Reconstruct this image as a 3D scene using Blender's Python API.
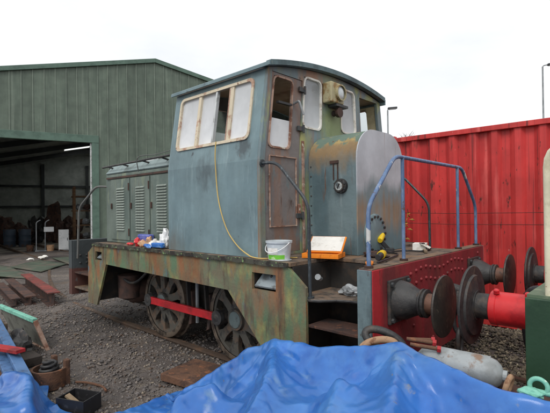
import bpy, math, random
import numpy as np
from mathutils import Vector, Matrix, noise as mnoise
random.seed(7); np.random.seed(7)
R = math.radians
sc = bpy.context.scene
for o in list(bpy.data.objects): bpy.data.objects.remove(o)

# ------------------------------------------------------------------ camera
CAM = Vector((1.52654, -2.63849, 1.68969))
FW = Vector((-0.68064767, 0.73258462, 0.00620697)); RT = Vector((0.73248704, 0.68066395, -0.01262187)); UP = Vector((0.01347145, 0.00404453, 0.99990108))
cd = bpy.data.cameras.new('camera'); cam = bpy.data.objects.new('camera', cd); sc.collection.objects.link(cam)
m = Matrix((RT, UP, -FW)).transposed().to_4x4(); m.translation = CAM
cam.matrix_world = m
cd.sensor_fit = 'HORIZONTAL'; cd.sensor_width = 36; cd.lens = 36 * 419.565 / 550
cd.clip_start = 0.05; cd.clip_end = 2000
sc.camera = cam

# ------------------------------------------------------------------ sky, sun, exposure
SUN_EL, SUN_AZ = R(50), R(158)      # azimuth of the sun, clockwise from +Y
w = bpy.data.worlds.new('World'); sc.world = w; w.use_nodes = True
nt = w.node_tree; nt.nodes.clear()
out = nt.nodes.new('ShaderNodeOutputWorld')
sky = nt.nodes.new('ShaderNodeTexSky'); sky.sky_type = 'NISHITA'; sky.sun_disc = False
sky.sun_elevation = SUN_EL; sky.sun_rotation = SUN_AZ; sky.dust_density = 3
b1 = nt.nodes.new('ShaderNodeBackground'); b1.inputs[1].default_value = 0.12
nt.links.new(sky.outputs[0], b1.inputs[0])
tc = nt.nodes.new('ShaderNodeTexCoord'); mp = nt.nodes.new('ShaderNodeMapping'); mp.inputs['Scale'].default_value = (1.3, 1.3, 3.6)
nt.links.new(tc.outputs['Generated'], mp.inputs[0])
nz = nt.nodes.new('ShaderNodeTexNoise'); nz.inputs['Scale'].default_value = 1.7; nz.inputs['Detail'].default_value = 6; nz.inputs['Roughness'].default_value = .55
nt.links.new(mp.outputs[0], nz.inputs[0])
rp = nt.nodes.new('ShaderNodeValToRGB'); rp.color_ramp.elements[0].position = .32; rp.color_ramp.elements[1].position = .62
rp.color_ramp.elements[0].color = (.83, .855, .885, 1); rp.color_ramp.elements[1].color = (1, 1, 1, 1)
nt.links.new(nz.outputs[0], rp.inputs[0])
b2 = nt.nodes.new('ShaderNodeBackground'); b2.inputs[1].default_value = .90     # the cloud layer
nt.links.new(rp.outputs[0], b2.inputs[0])
mx = nt.nodes.new('ShaderNodeMixShader'); mx.inputs[0].default_value = .93
nt.links.new(b1.outputs[0], mx.inputs[1]); nt.links.new(b2.outputs[0], mx.inputs[2]); nt.links.new(mx.outputs[0], out.inputs[0])
ld = bpy.data.lights.new('sun', 'SUN'); ld.energy = 1.2; ld.angle = R(25); ld.color = (1, .97, .93)
sun = bpy.data.objects.new('sun', ld); sc.collection.objects.link(sun)
sd = Vector((math.sin(SUN_AZ) * math.cos(SUN_EL), math.cos(SUN_AZ) * math.cos(SUN_EL), math.sin(SUN_EL)))
sun.rotation_euler = sd.to_track_quat('Z', 'Y').to_euler(); sun.location = (0, -10, 20)
sc.view_settings.view_transform = 'Standard'; sc.view_settings.look = 'None'
sc.view_settings.exposure = .38; sc.view_settings.gamma = 1; sc.view_settings.use_curve_mapping = False

# ------------------------------------------------------------------ materials
def lin(c):
    return tuple(((x / 255 + .055) / 1.055) ** 2.4 if x > 10 else x / 255 / 12.92 for x in c)
def L(c, scale=(6, 6, 6), lo=.5, hi=.6, det=5, grad=None, amp=.6, rough=None, seed=0, blob=None):
    return dict(blob=blob, c=c, scale=scale, lo=lo, hi=hi, det=det, grad=grad, amp=amp, rough=rough, seed=seed)
MATS = {}
def mat(name, base, layers=(), rough=.6, metal=0, bump=(30, .15), rand=0, spec=.4, k=1.0, coord='Object', coarse=.0):
    """base and layer colours are sRGB 0-255 of the paint itself"""
    ma = bpy.data.materials.new(name); ma.use_nodes = True; n = ma.node_tree; N = n.nodes; Lk = n.links
    bs = N['Principled BSDF']; MATS[name] = ma
    tcn = N.new('ShaderNodeTexCoord'); src = tcn.outputs[coord]
    sep = None
    def rgb(c):
        return tuple(min(1, x * k) for x in lin(c)) + (1,)
    cur = None; cr = None; flake = []
    col0 = N.new('ShaderNodeRGB'); col0.outputs[0].default_value = rgb(base); cur = col0.outputs[0]
    # broad tonal mottling
    nzz = N.new('ShaderNodeTexNoise'); nzz.inputs['Scale'].default_value = 2.3; nzz.inputs['Detail'].default_value = 8; nzz.inputs['Roughness'].default_value = .65
    Lk.new(src, nzz.inputs[0])
    mr = N.new('ShaderNodeMapRange'); mr.inputs[1].default_value = .3; mr.inputs[2].default_value = .7; mr.inputs[3].default_value = .78; mr.inputs[4].default_value = 1.18
    Lk.new(nzz.outputs[0], mr.inputs[0])
    rv = N.new('ShaderNodeValue'); rv.outputs[0].default_value = rough; cr = rv.outputs[0]
    for i, l in enumerate(layers):
        mpn = N.new('ShaderNodeMapping'); mpn.inputs['Scale'].default_value = l['scale']; mpn.inputs['Location'].default_value = (3.1 * i + l['seed'], 1.7 * i, 2.3 * i)
        Lk.new(src, mpn.inputs[0])
        t = N.new('ShaderNodeTexNoise'); t.inputs['Scale'].default_value = 1; t.inputs['Detail'].default_value = l['det']; t.inputs['Roughness'].default_value = .62
        Lk.new(mpn.outputs[0], t.inputs[0]); f = t.outputs[0]
        if l['grad']:
            ax, a, b = l['grad']
            if sep is None:
                sep = N.new('ShaderNodeSeparateXYZ'); Lk.new(src, sep.inputs[0])
            g = N.new('ShaderNodeMapRange'); g.inputs[1].default_value = a; g.inputs[2].default_value = b; Lk.new(sep.outputs['XYZ'.index(ax)], g.inputs[0])
            ad = N.new('ShaderNodeMath'); ad.operation = 'MULTIPLY_ADD'; Lk.new(f, ad.inputs[0]); ad.inputs[1].default_value = l['amp']; Lk.new(g.outputs[0], ad.inputs[2]); f = ad.outputs[0]
        if l['blob']:
            bx_, by_, bz_, br_ = l['blob']
            dn = N.new('ShaderNodeVectorMath'); dn.operation = 'DISTANCE'; Lk.new(src, dn.inputs[0]); dn.inputs[1].default_value = (bx_, by_, bz_)
            g = N.new('ShaderNodeMapRange'); g.inputs[1].default_value = br_; g.inputs[2].default_value = 0; Lk.new(dn.outputs['Value'], g.inputs[0])
            ad = N.new('ShaderNodeMath'); ad.operation = 'MULTIPLY_ADD'; Lk.new(f, ad.inputs[0]); ad.inputs[1].default_value = l['amp']; Lk.new(g.outputs[0], ad.inputs[2]); f = ad.outputs[0]
        h = N.new('ShaderNodeMapRange'); h.inputs[1].default_value = l['lo']; h.inputs[2].default_value = l['hi']; Lk.new(f, h.inputs[0])
        mi = N.new('ShaderNodeMix'); mi.data_type = 'RGBA'; Lk.new(h.outputs[0], mi.inputs[0]); Lk.new(cur, mi.inputs[6]); mi.inputs[7].default_value = rgb(l['c']); cur = mi.outputs[2]
        if l['rough'] is not None:
            flake.append(h.outputs[0])
            mm = N.new('ShaderNodeMix'); Lk.new(h.outputs[0], mm.inputs[0]); Lk.new(cr, mm.inputs[2]); mm.inputs[3].default_value = l['rough']; cr = mm.outputs[0]
    mu = N.new('ShaderNodeMix'); mu.data_type = 'RGBA'; mu.blend_type = 'MULTIPLY'; mu.inputs[0].default_value = 1
    Lk.new(cur, mu.inputs[6]); Lk.new(mr.outputs[0], mu.inputs[7]); cur = mu.outputs[2]
    if rand:
        oi = N.new('ShaderNodeObjectInfo'); r2 = N.new('ShaderNodeMapRange'); r2.inputs[3].default_value = 1 - rand; r2.inputs[4].default_value = 1 + rand
        Lk.new(oi.outputs['Random'], r2.inputs[0])
        m2 = N.new('ShaderNodeMix'); m2.data_type = 'RGBA'; m2.blend_type = 'MULTIPLY'; m2.inputs[0].default_value = 1
        Lk.new(cur, m2.inputs[6]); Lk.new(r2.outputs[0], m2.inputs[7]); cur = m2.outputs[2]
    Lk.new(cur, bs.inputs['Base Color']); Lk.new(cr, bs.inputs['Roughness'])
    bs.inputs['Metallic'].default_value = metal; bs.inputs['Specular IOR Level'].default_value = spec
    if bump:
        bn = N.new('ShaderNodeTexNoise'); bn.inputs['Scale'].default_value = bump[0]; bn.inputs['Detail'].default_value = 6; Lk.new(src, bn.inputs[0])
        bb = N.new('ShaderNodeBump'); bb.inputs['Strength'].default_value = bump[1]; bb.inputs['Distance'].default_value = .02
        cn = N.new('ShaderNodeTexNoise'); cn.inputs['Scale'].default_value = 3.2; cn.inputs['Detail'].default_value = 1; Lk.new(src, cn.inputs[0])
        ma_ = N.new('ShaderNodeMath'); ma_.operation = 'MULTIPLY_ADD'; Lk.new(cn.outputs[0], ma_.inputs[0]); ma_.inputs[1].default_value = 5 * coarse; Lk.new(bn.outputs[0], ma_.inputs[2]); hh = ma_.outputs[0]
        for q in flake:
            mq = N.new('ShaderNodeMath'); mq.operation = 'MULTIPLY_ADD'; Lk.new(q, mq.inputs[0]); mq.inputs[1].default_value = -.8; Lk.new(hh, mq.inputs[2]); hh = mq.outputs[0]
        Lk.new(hh, bb.inputs['Height']); Lk.new(bb.outputs[0], bs.inputs['Normal'])
    return ma
def glass(name, film_col, lo, hi, z0=2.3, z1=2.95):
    """glass with a film, grime plus painted-in sky brightness, thicker (hi) near z0 than near z1 (lo)"""
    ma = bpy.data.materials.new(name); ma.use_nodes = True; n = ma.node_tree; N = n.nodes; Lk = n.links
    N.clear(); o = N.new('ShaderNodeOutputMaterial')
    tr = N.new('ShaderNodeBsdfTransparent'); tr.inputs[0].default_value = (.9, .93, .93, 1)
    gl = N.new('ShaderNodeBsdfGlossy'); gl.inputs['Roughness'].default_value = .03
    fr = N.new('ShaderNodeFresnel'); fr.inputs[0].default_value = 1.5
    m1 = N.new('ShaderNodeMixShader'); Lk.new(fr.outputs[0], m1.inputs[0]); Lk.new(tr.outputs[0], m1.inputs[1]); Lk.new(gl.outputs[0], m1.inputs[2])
    df = N.new('ShaderNodeBsdfTranslucent'); df.inputs[0].default_value = lin(film_col) + (1,)
    d2 = N.new('ShaderNodeBsdfDiffuse'); d2.inputs[0].default_value = lin(film_col) + (1,)
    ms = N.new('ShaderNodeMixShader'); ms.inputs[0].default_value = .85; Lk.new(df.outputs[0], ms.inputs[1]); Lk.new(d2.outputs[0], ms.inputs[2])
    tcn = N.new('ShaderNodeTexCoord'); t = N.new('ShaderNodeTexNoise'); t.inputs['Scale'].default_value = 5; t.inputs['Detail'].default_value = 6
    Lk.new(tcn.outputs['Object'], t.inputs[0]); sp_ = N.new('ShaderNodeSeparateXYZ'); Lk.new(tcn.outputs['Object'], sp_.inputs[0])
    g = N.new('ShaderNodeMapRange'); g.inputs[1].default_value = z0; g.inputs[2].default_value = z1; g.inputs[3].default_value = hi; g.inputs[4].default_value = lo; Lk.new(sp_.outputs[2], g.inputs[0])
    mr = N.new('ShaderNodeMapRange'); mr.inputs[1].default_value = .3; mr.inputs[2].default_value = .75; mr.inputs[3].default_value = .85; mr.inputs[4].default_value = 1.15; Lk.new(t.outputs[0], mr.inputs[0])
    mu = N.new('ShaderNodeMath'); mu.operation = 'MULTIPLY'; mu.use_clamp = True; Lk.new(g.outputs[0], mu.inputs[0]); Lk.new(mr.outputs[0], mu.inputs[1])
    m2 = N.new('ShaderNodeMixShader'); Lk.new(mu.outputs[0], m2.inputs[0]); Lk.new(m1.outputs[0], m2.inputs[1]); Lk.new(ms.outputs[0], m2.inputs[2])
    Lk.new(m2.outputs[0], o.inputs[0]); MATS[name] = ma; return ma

RUST = (104, 75, 58); DRUST = (72, 54, 46); ORUST = (158, 98, 52)
mat('cab_blue', (116, 138, 143), [L((102, 124, 130), (3, 3, .5), .45, .65), L((128, 148, 152), (14, 14, 2), .58, .68), L((78, 84, 88), (7, 7, 5), .66, .72), L(RUST, (16, 16, 9), .70, .74, rough=.9), L((104, 82, 66), (26, 26, 1.6), .66, .74), L((78, 90, 94), (16, 16, 10), .98, 1.3, blob=(1.27, -1.15, 2.28, .22), amp=1.1), L((84, 98, 102), (9, 9, 3), .95, 1.3, blob=(.75, -1.17, 2.1, .35), amp=1.1), L((98, 104, 102), (12, 12, 4), 1.0, 1.5, blob=(.1, -1.18, 1.3, .5), amp=1.1)], rough=.5, bump=(22, .08), coarse=1.0)
mat('cab_end', (108, 124, 128), [L((122, 130, 110), (3, 3, 1.2), .46, .62), L((144, 156, 108), (3.4, 3.4, 1.8), .53, .64), L((138, 110, 92), (5, 6, 1.0), .54, .68, rough=.85), L((166, 156, 84), (8, 8, 2), .63, .71), L((134, 148, 108), (7, 7, 3), .85, 1.25, blob=(1.512, -.06, 2.62, .42), amp=1.1), L((160, 158, 100), (9, 9, 2), .98, 1.5, blob=(1.512, -.58, 2.4, .4), amp=1.1), L((138, 146, 104), (9, 9, 1.6), .98, 1.5, blob=(1.512, -.60, 1.85, .45), amp=1.1), L((150, 120, 100), (7, 7, 2), .95, 1.2, blob=(1.512, -.40, 3.0, .4), amp=1.1), L(DRUST, (22, 22, 9), .66, .72, rough=.9)], rough=.6, bump=(22, .12), coarse=1.0)
mat('door_paint', (120, 114, 112), [L((130, 106, 94), (8, 8, 1.2), .46, .58), L((104, 120, 122), (5, 5, 2), .56, .64), L(DRUST, (18, 18, 3), .62, .70, rough=.9)], rough=.65, coarse=1.0)
mat('hood_paint', (106, 124, 128), [L((84, 104, 110), (4, 4, .8), .45, .6), L((132, 146, 148), (20, 20, 1.2), .62, .70), L((138, 116, 86), (4, 4, 1.8), 1.05, 1.55, grad=('Z', 1.95, 2.35), amp=1.5, rough=.85), L((158, 138, 92), (7, 7, 4), 1.30, 1.5, grad=('Z', 2.1, 2.4), amp=1.3), L((98, 116, 104), (9, 9, 5), 1.42, 1.55, grad=('Z', 2.1, 2.4), amp=1.4, seed=5), L(RUST, (18, 18, 1.6), .63, .70, rough=.9)], rough=.6, coarse=1.0)
mat('hood_end_paint', (180, 184, 190), [L((126, 142, 146), (4, 4, .7), 1.05, 1.35, grad=('Z', 2.15, 1.75), amp=1.2), L((146, 124, 102), (13, 13, .6), 1.38, 1.95, grad=('Z', 2.05, 1.7), amp=1.5, rough=.85), L((98, 120, 126), (6, 6, .8), 1.05, 1.4, grad=('Z', 1.85, 1.35), amp=1.0), L((136, 106, 78), (20, 20, 1.2), .62, .72, rough=.85)], rough=.6, bump=(20, .05))
mat('rear_hood', (104, 116, 108), [L((88, 102, 96), (4, 4, .8), .45, .6), L((120, 130, 112), (8, 8, 2), .58, .66), L((112, 84, 66), (20, 20, 2), .64, .70, rough=.9)], rough=.6, coarse=1.0)
mat('rear_hood_top', (126, 142, 142), [L((100, 112, 110), (5, 5, 3), .5, .62), L((106, 84, 68), (14, 14, 6), .66, .72, rough=.9)], rough=.55)
mat('louvre_highlight', (132, 142, 134), [L((120, 128, 120), (20, 20, 20), .5, .6)], rough=.6)  # slats lighter than the hood: their edge highlight is put into the colour
mat('valance', (106, 100, 80), [L((90, 114, 86), (2.4, 2.4, 1.6), .42, .56, det=9), L((136, 136, 88), (5, 5, 3), .52, .66, det=9), L((134, 92, 62), (4, 4, 1.3), .46, .62, det=9, rough=.85), L((88, 108, 114), (5, 5, 3), .60, .70, det=9), L((82, 64, 54), (10, 10, 1.8), .54, .68, det=9, rough=.9), L((112, 138, 96), (18, 18, 14), .66, .72), L((62, 56, 50), (3, 3, 1.0), .60, .74, det=8), L((150, 104, 66), (22, 22, 3), .66, .74)], rough=.7, bump=(35, .2), coarse=1.0)
mat('valance_flap', (132, 142, 146), [L((92, 96, 96), (9, 9, 9), .5, .62)], rough=.55)
mat('deck', (116, 101, 88), [L((74, 68, 62), (9, 9, 9), .46, .6), L((124, 100, 78), (4, 4, 4), .5, .62), L((104, 116, 84), (20, 20, 20), .66, .72)], rough=.85, bump=(60, .3))
mat('deck_edge', (70, 70, 60), [L((132, 166, 104), (26, 26, 26), .58, .64), L((46, 42, 38), (12, 12, 12), .5, .56), L((120, 92, 66), (20, 20, 20), .62, .68)], rough=.8)
mat('beam_red', (140, 48, 54), [L((112, 50, 52), (3, 3, 1.2), .44, .6), L((136, 62, 58), (18, 18, 1.6), .56, .68), L((176, 48, 54), (2, 2, 2), 1.05, 1.2, grad=('Y', -.75, -1.15), amp=.5), L((84, 54, 48), (14, 14, 3), .64, .72, rough=.9)], rough=.6, bump=(40, .12), coarse=1.0)
mat('beam_end', (104, 122, 126), [L((84, 98, 102), (6, 6, 2), .45, .6), L((134, 142, 138), (30, 30, 3), .64, .70), L(DRUST, (20, 20, 9), .68, .74)], rough=.6)
mat('beam_rear', (66, 72, 74), [L((84, 54, 48), (5, 5, 5), .9, 1.0, grad=('Z', .95, .75), amp=.4), L((90, 96, 96), (10, 10, 4), .6, .7)], rough=.7)
mat('black_iron', (58, 58, 58), [L((78, 70, 64), (9, 9, 9), .52, .64), L((40, 40, 42), (5, 5, 5), .5, .6), L((94, 70, 56), (16, 16, 16), .64, .72)], rough=.55, bump=(40, .2))
mat('buffer_face', (70, 66, 62), [L((84, 74, 66), (6, 6, 6), .48, .6), L((118, 108, 98), (5, 9, 9), .60, .72, det=9, rough=.3), L((52, 50, 50), (4, 4, 4), .5, .62), L((112, 100, 88), (14, 14, 14), .66, .72)], rough=.45, metal=.25, bump=(30, .15))
mat('shank_rust', (112, 80, 66), [L((150, 124, 108), (20, 6, 6), .56, .66), L((78, 60, 52), (9, 9, 9), .5, .62)], rough=.55, metal=.2)
mat('wheel_iron', (80, 78, 72), [L((100, 82, 68), (7, 7, 7), .46, .6), L((48, 48, 48), (10, 10, 10), .52, .64)], rough=.7)
mat('wheel_hub', (98, 112, 112), [L((78, 84, 86), (8, 8, 8), .5, .6)], rough=.6)
mat('tyre_steel', (108, 96, 84), [L((66, 58, 52), (10, 10, 10), .48, .6)], rough=.55, metal=.2)
mat('rod_red', (190, 36, 44), [L((150, 34, 40), (6, 6, 6), .5, .62), L((96, 46, 40), (20, 20, 20), .68, .74)], rough=.45, bump=(40, .08))
mat('frame_dark', (46, 44, 42), [L((66, 56, 48), (6, 6, 6), .52, .64)], rough=.85)
mat('tank_rust', (78, 58, 51), [L((56, 46, 43), (6, 6, 6), .48, .6)], rough=.8)
mat('rail_blue', (90, 115, 152), [L((116, 136, 166), (20, 20, 8), .48, .62), L((200, 200, 196), (7, 7, 4), .62, .65), L((96, 80, 76), (22, 22, 10), .62, .70)], rough=.5, bump=(50, .1))
mat('rail_black', (54, 60, 64), [L((96, 104, 108), (30, 30, 10), .56, .68)], rough=.4)
mat('rail_grey', (100, 102, 100), [L((94, 84, 76), (14, 14, 10), .54, .66)], rough=.55)
mat('trim_cream', (206, 194, 170), [L((176, 142, 122), (9, 9, 9), .54, .64, rough=.8), L((128, 90, 70), (20, 20, 20), .62, .68)], rough=.6)
mat('trim_rust', (168, 140, 124), [L((128, 92, 76), (9, 9, 9), .46, .58, rough=.85), L((200, 196, 182), (14, 14, 14), .58, .66)], rough=.7)
mat('trim_white', (224, 222, 214), [L((186, 176, 160), (12, 12, 12), .52, .64), L((150, 116, 96), (24, 24, 24), .64, .70)], rough=.6)
mat('rubber_grey', (196, 200, 200), [L((150, 152, 150), (9, 9, 9), .52, .64)], rough=.6)
mat('cab_inside', (204, 188, 168), [L((176, 156, 134), (4, 4, 4), .48, .62), L((214, 204, 184), (7, 7, 7), .6, .7)], rough=.8)
mat('cab_inside_cream', (212, 202, 166), [L((182, 170, 134), (4, 4, 4), .5, .64)], rough=.75)
mat('roof_paint', (86, 108, 112), [L((66, 84, 88), (5, 5, 5), .46, .6), L((108, 122, 120), (12, 12, 12), .6, .68)], rough=.6)
mat('lamp_case', (170, 162, 128), [L((140, 112, 70), (16, 16, 8), .5, .6), L((100, 84, 60), (20, 20, 20), .62, .7)], rough=.6)
mat('lens', (196, 204, 206), [], rough=.12, bump=None, spec=.8)
mat('dial_face', (188, 194, 192), [L((90, 100, 104), (14, 14, 14), .5, .6)], rough=.3, bump=None)
glass('pane_dirty_sky', (242, 244, 246), .50, .82, 2.4, 2.9); glass('pane_clear', (240, 243, 246), .22, .62, 2.55, 2.95); glass('pane_far', (200, 206, 206), .06, .12)  # near and end panes: white of the sky painted into the grime film
mat('bolt', (62, 66, 68), [L((96, 70, 56), (30, 30, 30), .56, .66)], rough=.6)
mat('rivet_red', (136, 44, 50), [L((92, 54, 50), (20, 20, 20), .55, .65)], rough=.6)
mat('cladding', (93, 106, 94), [L((83, 96, 85), (3, 3, .5), .45, .6), L((104, 116, 104), (9, 9, .3), .56, .68)], rough=.55, rand=.12, bump=(12, .03))
mat('cladding_rib', (112, 124, 112), [L((94, 106, 96), (9, 9, .3), .5, .62)], rough=.55)
mat('shed_trim', (84, 108, 96), [L((74, 97, 86), (3, 3, 3), .5, .62)], rough=.5)
mat('shed_inside', (178, 182, 178), [L((158, 162, 158), (.8, .8, .8), .45, .6)], rough=.8)
mat('shed_steel', (70, 72, 74), [], rough=.7)
mat('concrete', (138, 130, 120), [L((92, 86, 80), (1.2, 1.2, 1.2), .46, .6), L((140, 132, 122), (6, 6, 6), .58, .68)], rough=.9)
mat('container_red', (204, 64, 62), [L((184, 52, 52), (5, 5, .35), .44, .6), L((216, 92, 88), (7, 7, .5), .58, .70), L((120, 46, 46), (24, 24, .4), .58, .68), L((98, 50, 46), (16, 16, 5), .63, .68, rough=.85), L((110, 56, 50), (6, 6, 1.2), .64, .70, rough=.85), L((222, 150, 142), (40, 40, 8), .70, .74)], rough=.5, bump=(18, .05), coarse=1.0)
mat('wagon_green', (40, 66, 48), [L((50, 78, 56), (4, 4, 4), .5, .62), L((64, 84, 68), (20, 20, 6), .64, .70)], rough=.45, bump=(40, .06))
mat('wagon_green_top', (92, 112, 90), [L((120, 132, 110), (9, 9, 9), .52, .62)], rough=.6)
mat('buffer_red', (206, 44, 48), [L((172, 36, 42), (6, 6, 6), .5, .62), L((96, 36, 36), (18, 18, 18), .68, .74)], rough=.4, bump=(40, .05))
mat('cream_rail', (222, 216, 188), [L((196, 186, 156), (12, 12, 6), .54, .66), L((150, 120, 90), (26, 26, 26), .68, .72)], rough=.45)
mat('rust', RUST, [L(DRUST, (7, 7, 7), .46, .6), L((140, 92, 64), (12, 12, 12), .58, .68)], rough=.9, bump=(50, .35))
mat('rust_dark', (76, 54, 46), [L((54, 44, 42), (6, 6, 6), .46, .6), L((110, 72, 54), (12, 12, 12), .6, .7)], rough=.9, bump=(50, .35))
mat('girder_red', (120, 56, 50), [L((82, 52, 48), (6, 6, 6), .46, .6), L((140, 84, 70), (14, 14, 14), .6, .7)], rough=.85, bump=(40, .25))
mat('timber', (96, 84, 72), [L((70, 60, 52), (3, 20, 20), .46, .6), L((124, 110, 94), (4, 30, 30), .58, .68)], rough=.9, bump=(40, .3))
mat('timber_dark', (60, 54, 50), [L((44, 40, 38), (3, 20, 20), .46, .6)], rough=.9, bump=(40, .3))
mat('rail_steel', (84, 70, 60), [L((108, 84, 66), (6, 6, 6), .5, .62)], rough=.7, metal=.2)
mat('ground', (108, 101, 97), [L((84, 79, 77), (.9, .9, .9), .42, .6), L((124, 114, 102), (2.2, 2.2, 2.2), .54, .66), L((84, 76, 70), (26, 26, 26), .46, .58), L((132, 124, 116), (60, 60, 60), .6, .66), L((62, 57, 55), (.55, .55, .55), .48, .62, det=8, rough=.55), L((96, 82, 70), (1.4, 1.4, 1.4), .56, .68, det=8)], rough=.9, bump=(70, .7))
mat('stone_mix', (122, 115, 110), [L((92, 88, 87), (14, 14, 14), .42, .54), L((144, 132, 116), (17, 17, 17), .56, .62), L((98, 80, 68), (11, 11, 11), .56, .62)], rough=.9, bump=(60, .2))
mat('leaf_litter', (112, 104, 88), [L((78, 74, 66), (14, 14, 14), .42, .54), L((158, 150, 128), (17, 17, 17), .56, .62)], rough=.9, bump=None)
mat('tarp_blue', (50, 106, 178), [L((78, 130, 190), (1.6, 1.6, 1.6), .42, .66, det=8), L((40, 92, 166), (4, 4, 4), .54, .70), L((110, 142, 172), (3, 6, 4), .60, .76, det=9, rough=.5), L((140, 140, 128), (9, 3, 7), .66, .76, det=9, rough=.7), L((108, 106, 94), (18, 12, 18), .67, .74, det=8, rough=.8)], rough=.28, bump=(220, .05), spec=.5)
mat('gas_grey', (156, 162, 164), [L((132, 136, 136), (7, 7, 7), .44, .6), L((132, 110, 94), (9, 9, 9), .57, .66, rough=.85), L((110, 108, 104), (22, 22, 22), .64, .70)], rough=.5, bump=(30, .1))
mat('ring_rust', (164, 132, 104), [L((120, 86, 64), (18, 18, 18), .5, .6)], rough=.85)
mat('mint', (124, 188, 168), [L((96, 156, 140), (9, 9, 9), .5, .62), L((200, 220, 206), (20, 20, 20), .64, .7)], rough=.5)
mat('panel_grey', (122, 124, 116), [L((92, 92, 86), (5, 5, 5), .46, .6)], rough=.7)
mat('bar_blue', (74, 108, 150), [L((54, 80, 116), (8, 8, 8), .5, .62), L((110, 86, 70), (16, 16, 16), .64, .7)], rough=.6)
mat('bar_red', (170, 40, 44), [L((120, 36, 38), (8, 8, 8), .5, .62)], rough=.6)
mat('green_sheet', (70, 80, 68), [L((80, 90, 76), (3, 3, 3), .48, .6), L((92, 86, 76), (2, 2, 2), .48, .62)], rough=.85, bump=(20, .2))
mat('board', (150, 130, 104), [L((118, 102, 84), (3, 9, 9), .48, .6)], rough=.85)
mat('white_plastic', (226, 228, 228), [L((196, 198, 200), (9, 9, 9), .56, .68)], rough=.4, bump=None)
mat('bucket_plastic', (196, 204, 208), [L((220, 224, 226), (9, 9, 9), .5, .64)], rough=.35, bump=None)
mat('label_green', (116, 196, 62), [L((190, 220, 160), (30, 30, 30), .58, .64)], rough=.5, bump=None)
mat('orange_plastic', (236, 136, 34), [L((200, 108, 26), (12, 12, 12), .56, .66)], rough=.45, bump=None)
mat('paper', (232, 230, 224), [L((200, 196, 186), (10, 10, 10), .5, .64)], rough=.8, bump=(9, .2))
mat('yellow_plastic', (232, 196, 36), [L((190, 156, 30), (16, 16, 16), .6, .68)], rough=.4, bump=None)
mat('yellow_cord', (196, 168, 100), [], rough=.6, bump=None)
mat('black_plastic', (40, 40, 42), [L((62, 62, 64), (16, 16, 16), .56, .66)], rough=.5, bump=None)
mat('pack_purple', (112, 122, 190), [L((70, 80, 160), (20, 20, 20), .5, .6)], rough=.4, bump=None)
mat('pack_blue', (52, 112, 190), [L((120, 160, 205), (20, 20, 20), .56, .64)], rough=.4, bump=None)
mat('pack_red', (206, 44, 50), [L((230, 200, 180), (30, 30, 30), .6, .64)], rough=.45, bump=None)
mat('pack_tan', (206, 168, 132), [L((170, 120, 90), (30, 30, 30), .5, .6)], rough=.6, bump=None)
mat('galvanised', (150, 154, 156), [L((120, 124, 126), (8, 8, 2), .5, .62)], rough=.5, metal=.3)
mat('lamp_glass', (196, 198, 198), [], rough=.3, bump=None)
mat('twig', (96, 80, 66), [], rough=.9, bump=None)
mat('bramble', (206, 160, 84), [L((150, 100, 56), (30, 30, 30), .5, .6)], rough=.8, bump=None)
mat('drum_blue', (58, 70, 84), [L((80, 62, 52), (6, 6, 6), .55, .65)], rough=.6)
mat('wood_rack', (112, 84, 58), [L((84, 62, 46), (4, 4, 14), .48, .6)], rough=.8)
sk = bpy.data.materials.new('skylight'); sk.use_nodes = True; n_ = sk.node_tree; n_.nodes.clear()
o_ = n_.nodes.new('ShaderNodeOutputMaterial'); t_ = n_.nodes.new('ShaderNodeBsdfTranslucent'); t_.inputs[0].default_value = (.88, .9, .88, 1); n_.links.new(t_.outputs[0], o_.inputs[0]); MATS['skylight'] = sk

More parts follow.
